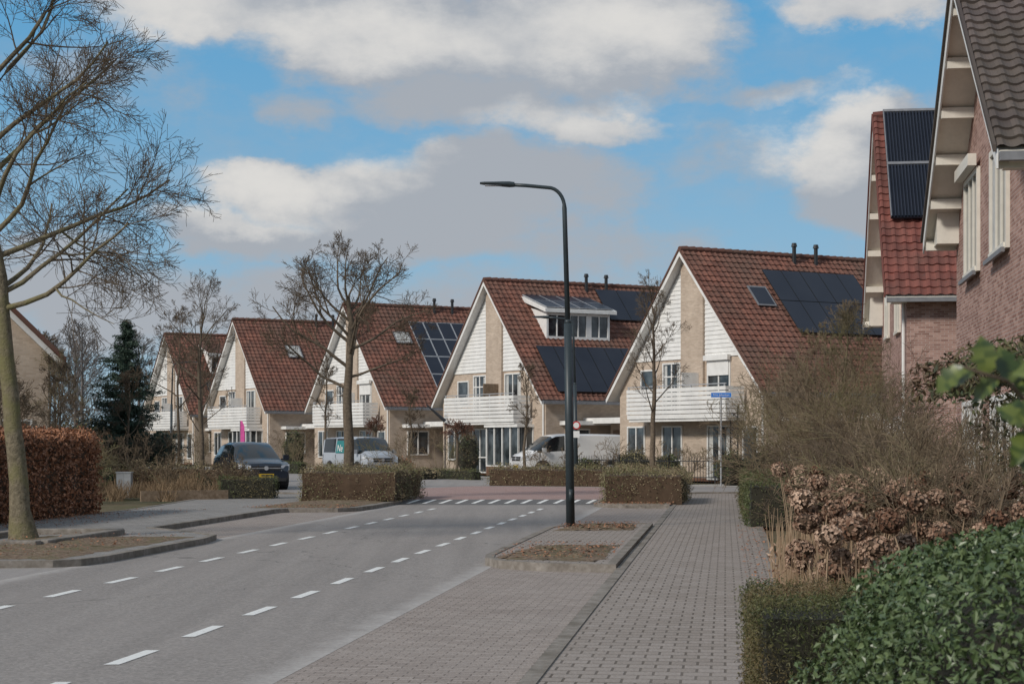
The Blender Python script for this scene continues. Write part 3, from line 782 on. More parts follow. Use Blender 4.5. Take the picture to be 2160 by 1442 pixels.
# ------------------------------------------------------------------ vehicles
def paintcar(name, c, rough=.25, metal=.0):
    m, nt, b = _new(name)
    nt.links.new(mixc(nt, noise(nt, objco(nt), 2), c, [x*.85 for x in c]), b.inputs['Base Color'])
    b.inputs['Roughness'].default_value = rough; b.inputs['Metallic'].default_value = metal
    b.inputs['Coat Weight'].default_value = .6; b.inputs['Coat Roughness'].default_value = .08
    return m
M['rubber'] = plain('tyre_rubber', (.02, .02, .02), .85)
M['lens'] = plain('headlamp_lens', (.6, .62, .65), .12)
M['plate'] = plain('yellow_plate', (.75, .48, .03), .5, var=.03)
M['cglass'] = plain('car_glass', (.012, .016, .018), .06, spec=.9)
M['trim'] = plain('black_trim', (.025, .025, .027), .6)
M['teal'] = plain('teal_sticker', (.02, .2, .2), .4)
def vehicle(name, loc, heading, paint, st, glass_side, shield, rearwin, wheels, wr, front, plate_z, hl):
    e = empty(name, loc, heading)
    b = B([paint, M['cglass'], M['trim']])
    rings = []
    for x, zb, zbelt, zr, w, rw in st:
        half = [(0, zb), (w*.9, zb), (w*.99, zb+.18), (w*1.0, (zb+zbelt)/2+.1), (w*.97, zbelt), (rw+.02, zr-.07), (rw*.86, zr), (0, zr+.025)]
        ring = [(x, y, z) for y, z in half]+[(x, -y, z) for y, z in half[-2:0:-1]]
        rings.append(ring)
    n = len(rings[0]); base = len(b.v)
    for r in rings: b.v += r
    for i in range(len(rings)-1):
        xa = st[i][0]; xb = st[i+1][0]; xm = (xa+xb)/2
        for j in range(n):
            q = (j+1) % n; jj = j if j < 7 else n-1-j
            m = 0
            if jj == 4 and any(a <= xm <= c for a, c in glass_side): m = 1
            if jj in (5, 6) and shield[0] <= xm <= shield[1]: m = 1
            if jj in (5, 6) and rearwin[0] <= xm <= rearwin[1]: m = 1
            if jj in (0, 1): m = 2
            b.f.append((base+i*n+j, base+i*n+q, base+(i+1)*n+q, base+(i+1)*n+j)); b.m.append(m)
    b.f.append(tuple(base+j for j in range(n))); b.m.append(0)
    k = base+(len(rings)-1)*n; b.f.append(tuple(k+j for j in reversed(range(n)))); b.m.append(0)
    o = b.build('body', e)
    for p in o.data.polygons: p.use_smooth = True
    mod = o.modifiers.new('es', 'EDGE_SPLIT'); mod.split_angle = math.radians(32)
    w = max(s[4] for s in st)
    t = B([M['rubber'], M['alu'], M['trim']])
    for wx in wheels:
        for s in (1, -1):
            t.tube([(wx, s*(w-.3), wr+.03), (wx, s*(w+.003), wr+.03)], wr+.07, 24, 2)
            t.tube([(wx, s*(w-.26), wr), (wx, s*(w+.012), wr)], wr, 24, 0)
            t.tube([(wx, s*(w-.2), wr), (wx, s*(w+.018), wr)], [wr*.66]*2, 20, 1)
            t.tube([(wx, s*(w-.1), wr), (wx, s*(w+.026), wr)], wr*.16, 10, 2)
            for g in range(5):
                a = g*2*math.pi/5+.63
                t.tube([(wx+math.cos(a)*wr*.42, s*(w+.0), wr+math.sin(a)*wr*.42), (wx+math.cos(a)*wr*.42, s*(w+.02), wr+math.sin(a)*wr*.42)], wr*.13, 6, 2)
    t.build('wheels', e)
    f = B([M['trim'], M['lens'], M['plate'], M['alu'], paint, M['cglass']])
    fx = front
    f.box(fx-.1, fx+.012, -w*.55, w*.55, hl[0]+.02, hl[1]-.02, 0)
    f.box(fx-.1, fx+.016, -w*.55, w*.55, (hl[0]+hl[1])/2-.01, (hl[0]+hl[1])/2+.012, 3)
    for s in (1, -1):
        f.poly([(fx+.01, s*w*.56, hl[0]), (fx-.06, s*w*.9, hl[0]+.02), (fx-.16, s*w*.93, hl[1]+.05), (fx-.03, s*w*.58, hl[1])][::s], 1)
        f.poly([(fx-.06, s*w*.9, hl[0]+.02), (fx-.35, s*w*.985, hl[0]+.1), (fx-.4, s*w*.985, hl[1]+.06), (fx-.16, s*w*.93, hl[1]+.05)][::s], 1)
        mx = shield[1]-.32
        f.box(mx-.08, mx+.08, s*(w+.04), s*(w+.22), hl[2], hl[2]+.2, 4)
        f.box(mx-.03, mx+.03, s*(w-.04), s*(w+.05), hl[2]+.02, hl[2]+.07, 0)
    f.box(fx-.1, fx+.03, -w*.75, w*.75, plate_z-.2, plate_z-.09, 0)
    f.box(fx, fx+.045, -.26, .26, plate_z-.055, plate_z+.055, 2)
    f.box(fx+.045, fx+.048, -.19, .22, plate_z-.03, plate_z+.03, 0)
    f.tube([(fx, 0, (hl[0]+hl[1])/2), (fx+.03, 0, (hl[0]+hl[1])/2)], .075, 16, 3)
    f.build('front_details', e)
    s_ = B([M['trim']])
    for gx in [g[0]-.04 for g in glass_side]+[glass_side[-1][1]+.05]:
        for s in (1, -1): s_.box(gx, gx+.012, s*(w*.985), s*(w+.004), .45, hl[2]-.05, 0)
    for s in (1, -1): s_.box(wheels[1]+wr+.1, wheels[0]-wr-.1, s*(w*.97), s*(w+.012), .3, .38, 0)
    s_.build('trim', e)
    return e
suv = [(-2.25, .55, .80, .95, .74, .62), (-2.2, .38, .95, 1.12, .86, .70), (-2.05, .3, 1.04, 1.40, .91, .66), (-1.8, .27, 1.06, 1.56, .925, .66), (-1.0, .25, 1.04, 1.63, .925, .67),
       (-.9, .25, 1.04, 1.635, .925, .67), (.05, .25, 1.02, 1.63, .925, .67), (.15, .25, 1.02, 1.61, .925, .67), (.4, .25, 1.01, 1.54, .925, .66), (1.15, .25, 1.0, 1.1, .92, .78), (1.25, .25, .99, 1.04, .92, .78),
       (1.9, .27, .93, .99, .9, .72), (2.18, .32, .82, .90, .84, .62), (2.27, .36, .62, .74, .78, .58)]
vehicle('parked_car', (-9.35, 63.6, .1), math.radians(-68), paintcar('dark_blue_car_paint', (.012, .02, .035)), suv, [(-1.85, -1.0), (-.9, .05), (.15, 1.0)], (.3, 1.2), (-2.2, -1.8), (1.4, -1.35), .35, 2.27, .5, (.66, .84, 1.0))
van = [(-2.42, .5, 1.0, 1.6, .84, .7), (-2.4, .35, 1.15, 1.86, .93, .8), (-2.25, .3, 1.18, 1.92, .95, .81), (-.95, .28, 1.18, 1.95, .95, .82), (-.85, .28, 1.18, 1.95, .95, .82), (.35, .28, 1.17, 1.95, .95, .82), (.45, .28, 1.16, 1.95, .95, .82), (1.05, .28, 1.14, 1.90, .95, .81),
       (1.2, .28, 1.13, 1.84, .95, .80), (1.82, .28, 1.12, 1.26, .94, .80), (1.9, .28, 1.1, 1.2, .94, .79), (2.3, .3, .98, 1.06, .90, .7), (2.42, .34, .72, .82, .84, .6)]
v2 = vehicle('delivery_van', (-7.55, 88.5, .05), math.radians(-58), paintcar('silver_van_paint', (.48, .51, .55), .3, .2), van, [(-2.25, -.95), (-.85, .35), (.45, 1.8)], (1.1, 1.85), (-2.42, -2.42), (1.5, -1.5), .34, 2.42, .5, (.72, .95, 1.14))
b = B([M['teal']]); b.obox((-.85, -.955, 1.16), (1.15, 0, 0), (0, -.006, 0), (0, .11, .62), 0); b.build('window_sticker', v2)
cu = bpy.data.curves.new('van_lettering', 'FONT'); cu.body = 'Ne'; cu.size = .5; cu.extrude = .002; cu.materials.append(M['white'])
t = bpy.data.objects.new('van_lettering', cu); bpy.context.scene.collection.objects.link(t); t.parent = v2; t.location = (-.7, -.965, 1.24); t.rotation_euler = (math.radians(80), 0, 0)
tra = [(-2.65, .45, 1.0, 1.75, .86, .74), (-2.62, .35, 1.2, 1.90, .94, .84), (-2.4, .3, 1.22, 1.95, .96, .85), (-1.0, .28, 1.22, 1.98, .96, .86), (.4, .28, 1.2, 1.98, .96, .86), (.55, .28, 1.2, 1.98, .96, .86), (1.0, .28, 1.18, 1.93, .96, .84),
       (1.15, .28, 1.17, 1.86, .96, .82), (1.9, .28, 1.12, 1.3, .95, .80), (2.0, .28, 1.1, 1.22, .94, .78), (2.5, .3, .95, 1.04, .88, .64), (2.62, .34, .70, .80, .82, .55)]
vehicle('delivery_van', (2.65, 83.6, .14), math.radians(200), paintcar('white_van_paint', (.8, .8, .8), .3), tra, [(.6, 1.75)], (1.1, 1.95), (-9, -8), (1.65, -1.7), .34, 2.62, .48, (.72, .96, 1.14))

# ------------------------------------------------------------------ garden fences, cabinet, flag
def iron_fence(pts, h=1.05):
    b = B([M['black']])
    for a, c in zip(pts[:-1], pts[1:]):
        a = Vector((*a, 0)); c = Vector((*c, 0)); L = (c-a).length; d = (c-a)/L; nn = Vector((-d.y, d.x, 0))
        for z in (.25, h-.15): b.obox(a+Vector((0, 0, z))-nn*.012, d*L, nn*.024, (0, 0, .035))
        k = 0
        while k < L:
            p = a+d*k; b.tube([p, p+Vector((0, 0, h)), p+Vector((0, 0, h+.08))], [.011, .011, .003], 5, 0); k += .13
        for q in (0, L/2, L): p = a+d*q; b.tube([p, p+Vector((0, 0, h+.12))], .03, 8, 0)
    o = b.build('iron_fence'); o.location = (0, 0, .06)
iron_fence([(2.7, 78.5), (6.4, 72.5), (9.9, 70.2)])
b = B([M['wood']])
for k in range(16):
    b.box(k*.12, k*.12+.11, 0, .02, 0, .95+.02*(k % 2)); 
b.box(0, 1.93, .021, .05, .7, .78); b.box(0, 1.93, .021, .05, .2, .28)
o = b.build('wooden_fence'); o.location = (8.4, 60, .05); o.rotation_euler = (0, 0, .15)
b = B([M['steel'], M['dark']])
b.box(-.22, .22, -.15, .15, 0.05, .75, 0); b.box(-.24, .24, -.17, .17, .75, .79, 0); b.box(-.22, .22, -.15, .15, -.02, .049, 1); b.box(-.002, .002, -.153, -.1501, .08, .72, 1)
o = b.build('utility_cabinet', bevel=.008); o.location = (-11.9, 54.6, .05)
b = B([plain('pink_fabric', (.8, .12, .4), .8), M['steel']])
b.tube([(0, 0, 0), (0, 0, 2.9)], .02, 8, 1)
b.poly([(0.02, 0, 1.0), (.2, .02, 1.0), (.27, .05, 1.8), (.24, .03, 2.6), (.12, 0, 2.9), (0.02, 0, 2.9)])
o = b.build('beach_flag'); o.location = (-15.3, 100, .05)
b = B([M['black']])
for k in range(9):
    b.obox((0, 0, .3+k*.3), (.5, 0, .25), (0, .02, 0), (0, 0, .03)); b.obox((0, .03, .55+k*.3), (.5, 0, -.25), (0, .02, 0), (0, 0, .03))
for x in (0, .5): b.box(x-.02, x+.02, 0, .05, 0, 3.2)
o = b.build('garden_trellis'); o.location = (9.1, 74.2, .05); o.rotation_euler = (0, 0, math.radians(-60))
b = B([M['black']]); b.tube([(0, 0, 0), (0, 0, 2.6)], .03, 8); b.tube([(0, 0, 2.7), (-.9, 0, 3.5)], [.09, .03], 8); b.tube([(0, 0, 2.6), (.2, 0, 2.4)], [.06, .03], 8)
o = b.build('folded_parasol'); o.location = (-3.2, 85, .05)

# ------------------------------------------------------------------ hedges
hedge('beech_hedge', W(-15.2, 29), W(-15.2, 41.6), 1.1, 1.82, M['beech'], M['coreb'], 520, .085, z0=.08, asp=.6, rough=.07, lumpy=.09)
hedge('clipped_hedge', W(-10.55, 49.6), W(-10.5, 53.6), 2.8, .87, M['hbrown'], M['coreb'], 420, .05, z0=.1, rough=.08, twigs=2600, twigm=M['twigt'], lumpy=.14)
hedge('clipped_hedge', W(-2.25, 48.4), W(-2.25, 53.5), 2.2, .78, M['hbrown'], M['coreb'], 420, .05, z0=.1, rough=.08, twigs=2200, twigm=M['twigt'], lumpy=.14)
hedge('clipped_hedge', (-.7, 68.5), (5.4, 66.5), 1.6, .7, M['hbrown'], M['coreb'], 260, .06, z0=.08, rough=.08, twigs=1600, twigm=M['twigt'], lumpy=.12)
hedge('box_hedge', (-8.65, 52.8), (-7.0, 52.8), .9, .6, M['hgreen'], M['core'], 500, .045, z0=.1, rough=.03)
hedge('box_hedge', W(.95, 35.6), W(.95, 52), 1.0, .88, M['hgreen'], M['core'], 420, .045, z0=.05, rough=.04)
hedge('yew_hedge', (1.95, 9.5), (2.1, 11.0), 1.3, .83, M['yew'], M['core'], 6500, .024, z0=.03, asp=.28, rough=.025, lumpy=.03)
hedge('box_hedge', (-16, 60.5), (-8.8, 59), .9, .85, M['hbrown'], M['coreb'], 300, .07, z0=.05, rough=.1, twigs=1600, twigm=M['twigt'], lumpy=.12)
hedge('box_hedge', (-3.6, 81.5), (-1.5, 78), .5, .45, M['hgreen'], M['core'], 300, .06, z0=.08)
hedge('box_hedge', (-13, 97), (-11.0, 93.5), .6, .6, M['hgreen'], M['core'], 300, .07, z0=.08)
hedge('box_hedge', (2.9, 17.5), (4.3, 17.5), .7, .42, M['yew'], M['core'], 1200, .03, z0=.03)

shrub('evergreen_bush', [(((2.93, 6.6, .5), (1.85, 2.2, 1.15), 62000, .034), dict(asp=.55, shell=.16, lumpy=.09, f=1.4, bias=.8)),
                         (((3.3, 8.9, .5), (1.5, 1.6, 1.0), 11000, .04), dict(asp=.55, shell=.16, lumpy=.1, f=1.4))], M['privet'], M['core'])
shrub('low_green_plant', [(((2.75, 14.6, .1), (.4, .5, .26), 1800, .05), {})], M['privet'], M['core'])
shrub('rhododendron_bush', [(((4.2, 16.4, 2.2), (.55, .7, .36), 900, .08), dict(asp=.4, shell=.9, corem=None, lumpy=.3)), (((4.75, 17, 2.35), (.6, .9, .42), 1000, .08), dict(asp=.4, shell=.9, corem=None, lumpy=.3)),
                            (((5.1, 17.3, 1.6), (.6, .9, .9), 700, .08), dict(asp=.4, shell=.8, corem=None, lumpy=.3))], M['rhodo'], M['core'])

def hydrangeas():
    b = B([M['straw']])
    hp = []
    tries = 0
    while len(hp) < 260 and tries < 20000:
        tries += 1
        if random.random() < .7: Y = 13.4+8*random.random(); c = random.uniform(.75, 3.1)
        else: Y = random.uniform(20, 30); c = random.uniform(.9, 3.4)
        X = c+SL*Y
        f_ = min(1, (Y-13.4)/5)
        hgt = random.uniform(.62+.25*f_, 1.05+.32*f_)
        lx = random.gauss(0, .12); ly = random.gauss(0, .12)
        p2 = Vector((X+lx, Y+ly, hgt))
        if any((p2-q).length < .25 for q in hp): continue
        b.tube([(X, Y, .03), (X+lx*.4, Y+ly*.4, hgt*.55), p2], [.008, .007, .006], 4, 0, cap=False)
        hp.append(p2)
    for i in range(1500):
        Y = random.uniform(13.2, 23); c = random.uniform(.55, 2.6); X = c+SL*Y; hh = random.uniform(.35, .95)
        b.tube([(X, Y, .03), (X+random.gauss(0, .06), Y+random.gauss(0, .06), hh)], [.005, .003], 3, 0, cap=False)
    v = np.array(b.v); f = np.array(b.f)
    P = []; N = []; RD = []; CS = []
    cv_, cf_ = cubesphere(3)
    for p in hp:
        k = 210; d_ = RN.normal(size=(k, 3)); d_ /= np.linalg.norm(d_, axis=1)[:, None]
        r = random.uniform(.085, .135); rr = np.array([r, r, r*.8])
        P.append(d_*rr*RN.uniform(.88, 1.04, (k, 1))+np.array(p)); N.append(d_)
        base_ = random.uniform(.1, .95)
        RD.append(np.clip(base_+RN.normal(0, .16, k)-.15, 0, 1))
        CS.append((cv_*rr*.8+np.array(p), cf_, 2))
    P = np.concatenate(P); N = np.concatenate(N)
    LV, LF = leaves(P, .034, .9, N, 2.2)
    q = 1500; Y = RN.uniform(13.2, 23, q); c = RN.uniform(.55, 2.4, q)
    Q = np.stack([c+SL*Y, Y, RN.uniform(.03, .6, q)**1.2], 1); QV, QF = leaves(Q, .08, .35, None)
    V, F, mi, rd = join([(v, f, 0), (LV, LF, 1), (QV, QF, 1)]+CS)
    rd[len(f):len(f)+len(LF)] = np.concatenate(RD)
    fastmesh('hydrangea_bush', V, F, [M['straw'], M['hydra'], M['coreb']], mi, False, None, rd)
hydrangeas()

def drygrass(name, x0, x1, y0, y1, n, h):
    nt_ = max(6, n//60); cx = RN.uniform(x0, x1, nt_); cy = RN.uniform(y0, y1, nt_); ch = RN.uniform(.35, 1, nt_)
    k = RN.integers(0, nt_, n)
    X = cx[k]+RN.normal(0, .12, n); Y = cy[k]+RN.normal(0, .12, n); H = RN.uniform(.4, 1, n)*h*ch[k]
    lx = RN.normal(0, .16, n); ly = RN.normal(0, .16, n)
    w = .009
    V = np.stack([np.stack([X-w, Y, np.full(n, .05)], 1), np.stack([X+w, Y, np.full(n, .05)], 1), np.stack([X+lx+w*.5, Y+ly, .05+H], 1), np.stack([X+lx-w*.5, Y+ly, .05+H], 1)], 1).reshape(-1, 3)
    fastmesh(name, V, np.arange(4*n).reshape(-1, 4), [M['brownstem']], None, False, None, RN.random(n))
drygrass('dry_grass', -14.5, -8.6, 54.5, 58.5, 2000, .9)
drygrass('dry_grass', -12.8, -9.2, 51, 55, 1200, .7)
b = B([M['wood']]); b.obox((-10.6, 50.8, .05), (2.3, 1.2, 0), (-.05, .1, 0), (0, 0, .3)); b.build('garden_edging')

# holly twig close to the camera
def holly():
    random.seed(12)
    b = B([M['twig'], M['holly']])
    st = [((.86, 2.75, 1.72), (.80, 2.7, 1.79), (.73, 2.62, 1.84), (.66, 2.6, 1.86)), ((.84, 2.7, 1.66), (.79, 2.6, 1.73), (.745, 2.55, 1.76), (.72, 2.5, 1.775)), ((.85, 2.5, 1.66), (.79, 2.45, 1.75), (.76, 2.42, 1.82), (.73, 2.4, 1.86))]
    def leaf(p, d, L, up):
        d = d.normalized(); s = d.cross(up).normalized(); n = s.cross(d)
        prof = [(0, .02), (.15, .24), (.3, .22), (.42, .36), (.58, .25), (.7, .3), (.85, .13), (1, 0)]
        i = len(b.v)
        for t_, w_ in prof:
            q = p+d*L*t_-n*L*.18*t_*t_
            b.v += [tuple(q+s*w_*L+n*.12*w_*L*2), tuple(q), tuple(q-s*w_*L+n*.12*w_*L*2)]
        for k in range(len(prof)-1):
            for m_ in (0, 1):
                a = i+k*3+m_; b.f.append((a, a+1, a+4, a+3)); b.m.append(1)
    for pl in st:
        pts = [Vector(p) for p in pl]; b.tube(pts, [.004, .0035, .003, .002], 6, 0)
        for k in range(12):
            t_ = k/11*(len(pts)-1); i = min(len(pts)-2, int(t_)); q = pts[i].lerp(pts[i+1], t_-i)
            ax = (pts[i+1]-pts[i]).normalized()
            pv = perp(ax)
            dd = ax*.5+pv*1.0; leaf(q, dd, random.uniform(.045, .065), Vector((random.gauss(0, .5), -.9, .8)).normalized())
    o = b.build('holly_branch', None, smooth=True)
    a = o.data.attributes.new('rnd', 'FLOAT', 'FACE'); a.data.foreach_set('value', [random.random() for _ in o.data.polygons])
holly()

# ------------------------------------------------------------------ trees
P = dict(BASE); P.update(max=3, n=[10, 9, 8, 0], up=[.03, .015, .0, .02], rmin=.004, wob=.12, ratio=[.52, .55, .6, .5], seg=[7, 5, 4, 3], lr0=.012, lr=.0125)
random.seed(21)
limbs = [(.36, 175, 30, 3.0), (.44, -8, 10, 3.3), (.47, 20, 22, 2.9), (.48, 70, 30, 3.0), (.52, 200, 28, 3.4), (.54, 8, 26, 3.4), (.58, -25, 26, 3.1), (.62, -60, 30, 3.2), (.66, 120, 35, 3.2), (.68, 14, 36, 3.2), (.72, -18, 42, 3.2), (.75, 220, 40, 3.4),
         (.80, 35, 50, 3.2), (.83, 0, 44, 3.0), (.86, -50, 48, 3.0), (.89, 150, 50, 3.0), (.93, 5, 55, 2.8), (.97, 250, 60, 2.6), (.99, 90, 70, 2.6), (.99, -30, 65, 2.5)]
bare_tree('bare_tree', -8.42, 30.6, [(0, 0, 0), (-.12, 0, 1.5), (-.28, .02, 3.0), (-.42, .05, 4.5), (-.7, .1, 6.0), (-.85, .1, 7.8), (-1.0, .1, 9.4)], limbs, .18, P, M['bark'], M['twig'], z0=.08)
P2 = dict(BASE); P2.update(max=3, n=[9, 8, 7, 0], up=[.09, .07, .05, .04], rmin=.005, wob=.15, ratio=[.5, .52, .58, .5], lr0=.012, lr=.015)
random.seed(4)
bare_tree('bare_tree', -4.8, 52.0, [(0, 0, 0), (.02, 0, 1.6), (-.02, 0, 3.1), (.05, 0, 4.2), (.1, 0, 5.2), (.0, 0, 5.9)],
          [(.42, 172, 8, 2.6), (.48, 5, 10, 2.1), (.53, 186, 24, 2.9), (.57, 90, 28, 2.4), (.6, -80, 32, 2.4), (.63, 12, 26, 2.5), (.67, 165, 36, 2.7), (.7, 205, 30, 2.4), (.74, -28, 38, 2.5), (.79, 215, 46, 2.2), (.83, 20, 48, 2.3), (.87, 60, 52, 1.9), (.92, 160, 55, 1.9), (.95, -100, 60, 1.6), (.99, 60, 70, 1.3)], .17, P2, M['bark2'], M['twig'], z0=.1)
def med_tree(x, y, h, r, sd, L0=1.7, L1=1.0, nl=12, t0=.35, el0=40, el1=72, name='bare_tree', n=(6, 6, 5, 0), bark=None, twig=None, rmin=.0055, rat=(.58, .55, .58, .5)):
    random.seed(sd)
    Q = dict(BASE); Q.update(max=3, n=list(n), up=[.08, .07, .06, .05], rmin=rmin, wob=.12, ratio=list(rat), lr0=.008, lr=.012)
    j = lambda: random.gauss(0, .06)
    bare_tree(name, x, y, [(0, 0, 0), (j(), j(), h*.25), (j(), j(), h*.5), (j(), j(), h*.72), (j(), j(), h*.86)], auto_limbs(nl, t0, L0*.9, L1*.9, el0, el1, sd*31), r, Q, bark or M['bark2'], twig or M['twig'], rtop=.2)
med_tree(-10.5, 60, 7.2, .10, 3, 2.3, 1.3, 13, .36, 28, n=(6, 6, 6, 0), rmin=.0048)
med_tree(-11.8, 63, 6.6, .07, 13, 1.9, 1.0, 9, .4, 32)
med_tree(4.9, 62, 7.4, .11, 8, 1.8, 1.2, 14, .34, 45, n=(6, 6, 5, 0), rmin=.0048)
med_tree(.6, 81, 5.6, .08, 9, 1.2, .7, 9, .3, 48, rmin=.007)
med_tree(-9.6, 92, 6.4, .09, 10, 1.4, .8, 9, .3, 45, rmin=.008)
med_tree(-5.3, 93, 4.6, .08, 11, 1.2, .7, 9, .3, 40, rmin=.008)
med_tree(-13.8, 64, 4.4, .06, 12, 1.2, .7, 9, .4, 30)
med_tree(-15.0, 52, 3.9, .06, 14, 1.5, .8, 12, .3, 20, n=(7, 7, 6, 0))
med_tree(8.6, 46, 5.0, .06, 15, 1.9, 1.1, 14, .2, 45, n=(8, 7, 6, 0), rmin=.0042, twig=M['twigt'], bark=M['twigt'])
med_tree(10.3, 60, 5.6, .08, 16, 1.5, 1.0, 10, .25, 45, twig=M['twigt'])
med_tree(-26, 100, 8, .12, 17, 2.2, 1.2, 12, .3, 35, rmin=.01)
med_tree(-16.6, 57, 5.0, .07, 18, 2.0, 1.0, 13, .2, 25, twig=M['twigt'], n=(7, 7, 6, 0))
med_tree(-15.2, 59.5, 4.6, .06, 28, 1.8, 1.0, 11, .2, 25, twig=M['twigt'])
med_tree(-13.0, 75, 6.0, .08, 19, 1.8, 1.0, 10, .3, 35, rmin=.007)
med_tree(-14.2, 49.5, 3.9, .05, 29, 1.5, .8, 12, .25, 20, n=(7, 6, 6, 0))
med_tree(-12.9, 50.8, 4.0, .05, 31, 1.4, .8, 11, .25, 20, n=(6, 6, 6, 0))
def pollard(x, y, h, sd):
    random.seed(sd); Q = dict(BASE); Q.update(max=2, n=[8, 7, 0], up=[.0, .0, .0], seg=[3, 2, 2], rmin=.010, ratio=[.55, .5, .5])
    bare_tree('pollard_tree', x, y, [(0, 0, 0), (.02, 0, h*.5), (0, 0, h*.8)], [(.97, i*51, random.uniform(5, 80), random.uniform(.5, .8)) for i in range(16)], .07, Q, M['bark2'], two('reddish_twig%d' % sd, (.14, .07, .05), (.2, .11, .08), 3), rtop=.8)
pollard(-2.5, 80.5, 2.6, 1); pollard(-7.4, 96, 2.9, 2)
SP = dict(BASE); SP.update(max=3, n=[6, 6, 6, 0], seg=[4, 3, 3, 2], up=[.03, .03, .03, .02], rmin=.004, wob=.14, ratio=[.6, .58, .55, .5], sides=[5, 3, 3, 3], t0=[.2, .15, .15, 0])
random.seed(77)
for x, y, h_, n_, sp, ar in [(5.0, 21.5, 1.8, 7, .8, .4), (6.4, 27, 2.6, 9, .9, .6), (5.6, 29.5, 2.0, 8, .9, .6), (7.0, 33, 3.0, 9, .8, .7), (6.3, 36, 2.6, 9, .9, .7), (7.4, 41, 3.6, 10, .8, .8), (7.2, 44, 3.0, 9, .8, .8), (8.4, 47, 3.8, 10, .8, .9), (9.3, 54, 4.0, 9, .8, .8), (4.6, 18.6, 2.1, 8, .6, .3), (4.1, 16.5, 1.9, 8, .6, .3), (8.6, 57, 2.8, 8, .8, .7), (5.4, 24, 2.1, 8, .8, .4), (6.1, 31.5, 2.3, 8, .8, .5)]:
    Q = dict(SP); Q['rmin'] = .0026+.000045*y
    tm = random.choice(['twigt', 'twigt', 'twig'])
    bare_shrub('bare_shrub', x, y, h_, n_, sp, Q, .018, area=ar, twig=M[tm], bark=M['bark2'])
random.seed(78)
for x, y, h_, n_ in [(-15.6, 48, 2.4, 9), (-14.6, 58, 1.6, 8), (-11, 57, 1.3, 8), (-17.5, 55, 3.2, 10), (-16.2, 53, 3.0, 10), (-5.0, 84, 2.0, 6), (-3.4, 88, 2.2, 6), (2.0, 80, 1.6, 6), (4.8, 77, 1.8, 6), (7.0, 75, 1.6, 6), (-12.5, 102, 2.2, 8), (-20, 112, 2.2, 8), (-17.5, 64, 3.2, 9), (-19, 72, 3.4, 9), (-12.5, 59, 1.9, 8), (-9.6, 58, 1.1, 8), (-14, 68, 2.2, 8), (-18.5, 60, 3.4, 10), (-13.6, 56, 1.9, 8)]:
    Q = dict(SP); Q['rmin'] = .006; Q['n'] = [5, 5, 5, 0]
    bare_shrub('bare_shrub', x, y, h_, n_, .7, Q, .018, area=.7, twig=random.choice([M['twig'], M['twigt']]))
for x, y, rx, rz, m_ in [(-2.1, 84.5, .6, 1.3, 'rhodo'), (-12.9, 105, .7, 1.4, 'hgreen'), (3.3, 77.5, .8, .6, 'hgreen'), (6.5, 74.5, .6, .7, 'hgreen'), (-8.5, 97, .6, .7, 'rhodo'), (-14.5, 98, 1.0, .6, 'hgreen'), (-3.9, 79.5, .7, .35, 'hbrown'),
                         (8.6, 69.5, .7, .8, 'hgreen'), (5.2, 76.0, .9, .8, 'hbrown'), (-5.8, 88, 1.0, .6, 'beech'), (-21.5, 109, 1.0, 1.2, 'hgreen'), (9.5, 66, .9, .9, 'rhodo'), (-13.2, 57.6, .6, .5, 'hgreen'), (-10.2, 57.8, .5, .4, 'hgreen'), (-15.5, 55.5, .8, .7, 'rhodo')]:
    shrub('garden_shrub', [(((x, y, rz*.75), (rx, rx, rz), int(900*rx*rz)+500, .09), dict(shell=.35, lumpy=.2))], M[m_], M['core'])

def spruce(x, y, h, r):
    random.seed(3)
    b = B([M['bark2']]); b.tube([(x, y, 0), (x, y, h)], [.14, .02], 8)
    PP = []; AD = []
    z = .3
    while z < h-.1:
        f = 1-z/h; R = r*f**.8*random.uniform(.8, 1.15)+.08; nb = int(9+9*f)
        for k in range(nb):
            a = random.uniform(0, 6.283); Rk = R*random.uniform(.55, 1.2); d_ = np.array([math.cos(a), math.sin(a), 0]); z_ = z+random.uniform(-.12, .12)
            m_ = int(16*Rk+5)
            for s in np.linspace(.12, 1, m_):
                q = np.array([x, y, z_])+d_*Rk*s+np.array([0, 0, -.22*Rk*s+.25*Rk*s*s])
                sp = .05+.14*(1-abs(s-.4))*Rk*.4
                for e in range(6):
                    PP.append(q+RN.normal(0, 1, 3)*np.array([sp, sp, .06])); AD.append(d_*.8+RN.normal(0, .6, 3))
        z += .19+.11*f
    PP = np.array(PP); AD = np.array(AD)
    V, F = leaves(PP, .16, .2, np.tile([0, 0, 1.0], (len(PP), 1)), .6, .05, adir=AD)
    tv = np.array(b.v); tf = [f_ for f_ in b.f if len(f_) == 4]
    V, F, mi, rd = join([(V, F, 0), (tv, np.array(tf), 1)])
    fastmesh('spruce_tree', V, F, [M['spruce'], M['bark2']], mi, False, None, rd)
spruce(-15.2, 70, 6.5, 2.3)

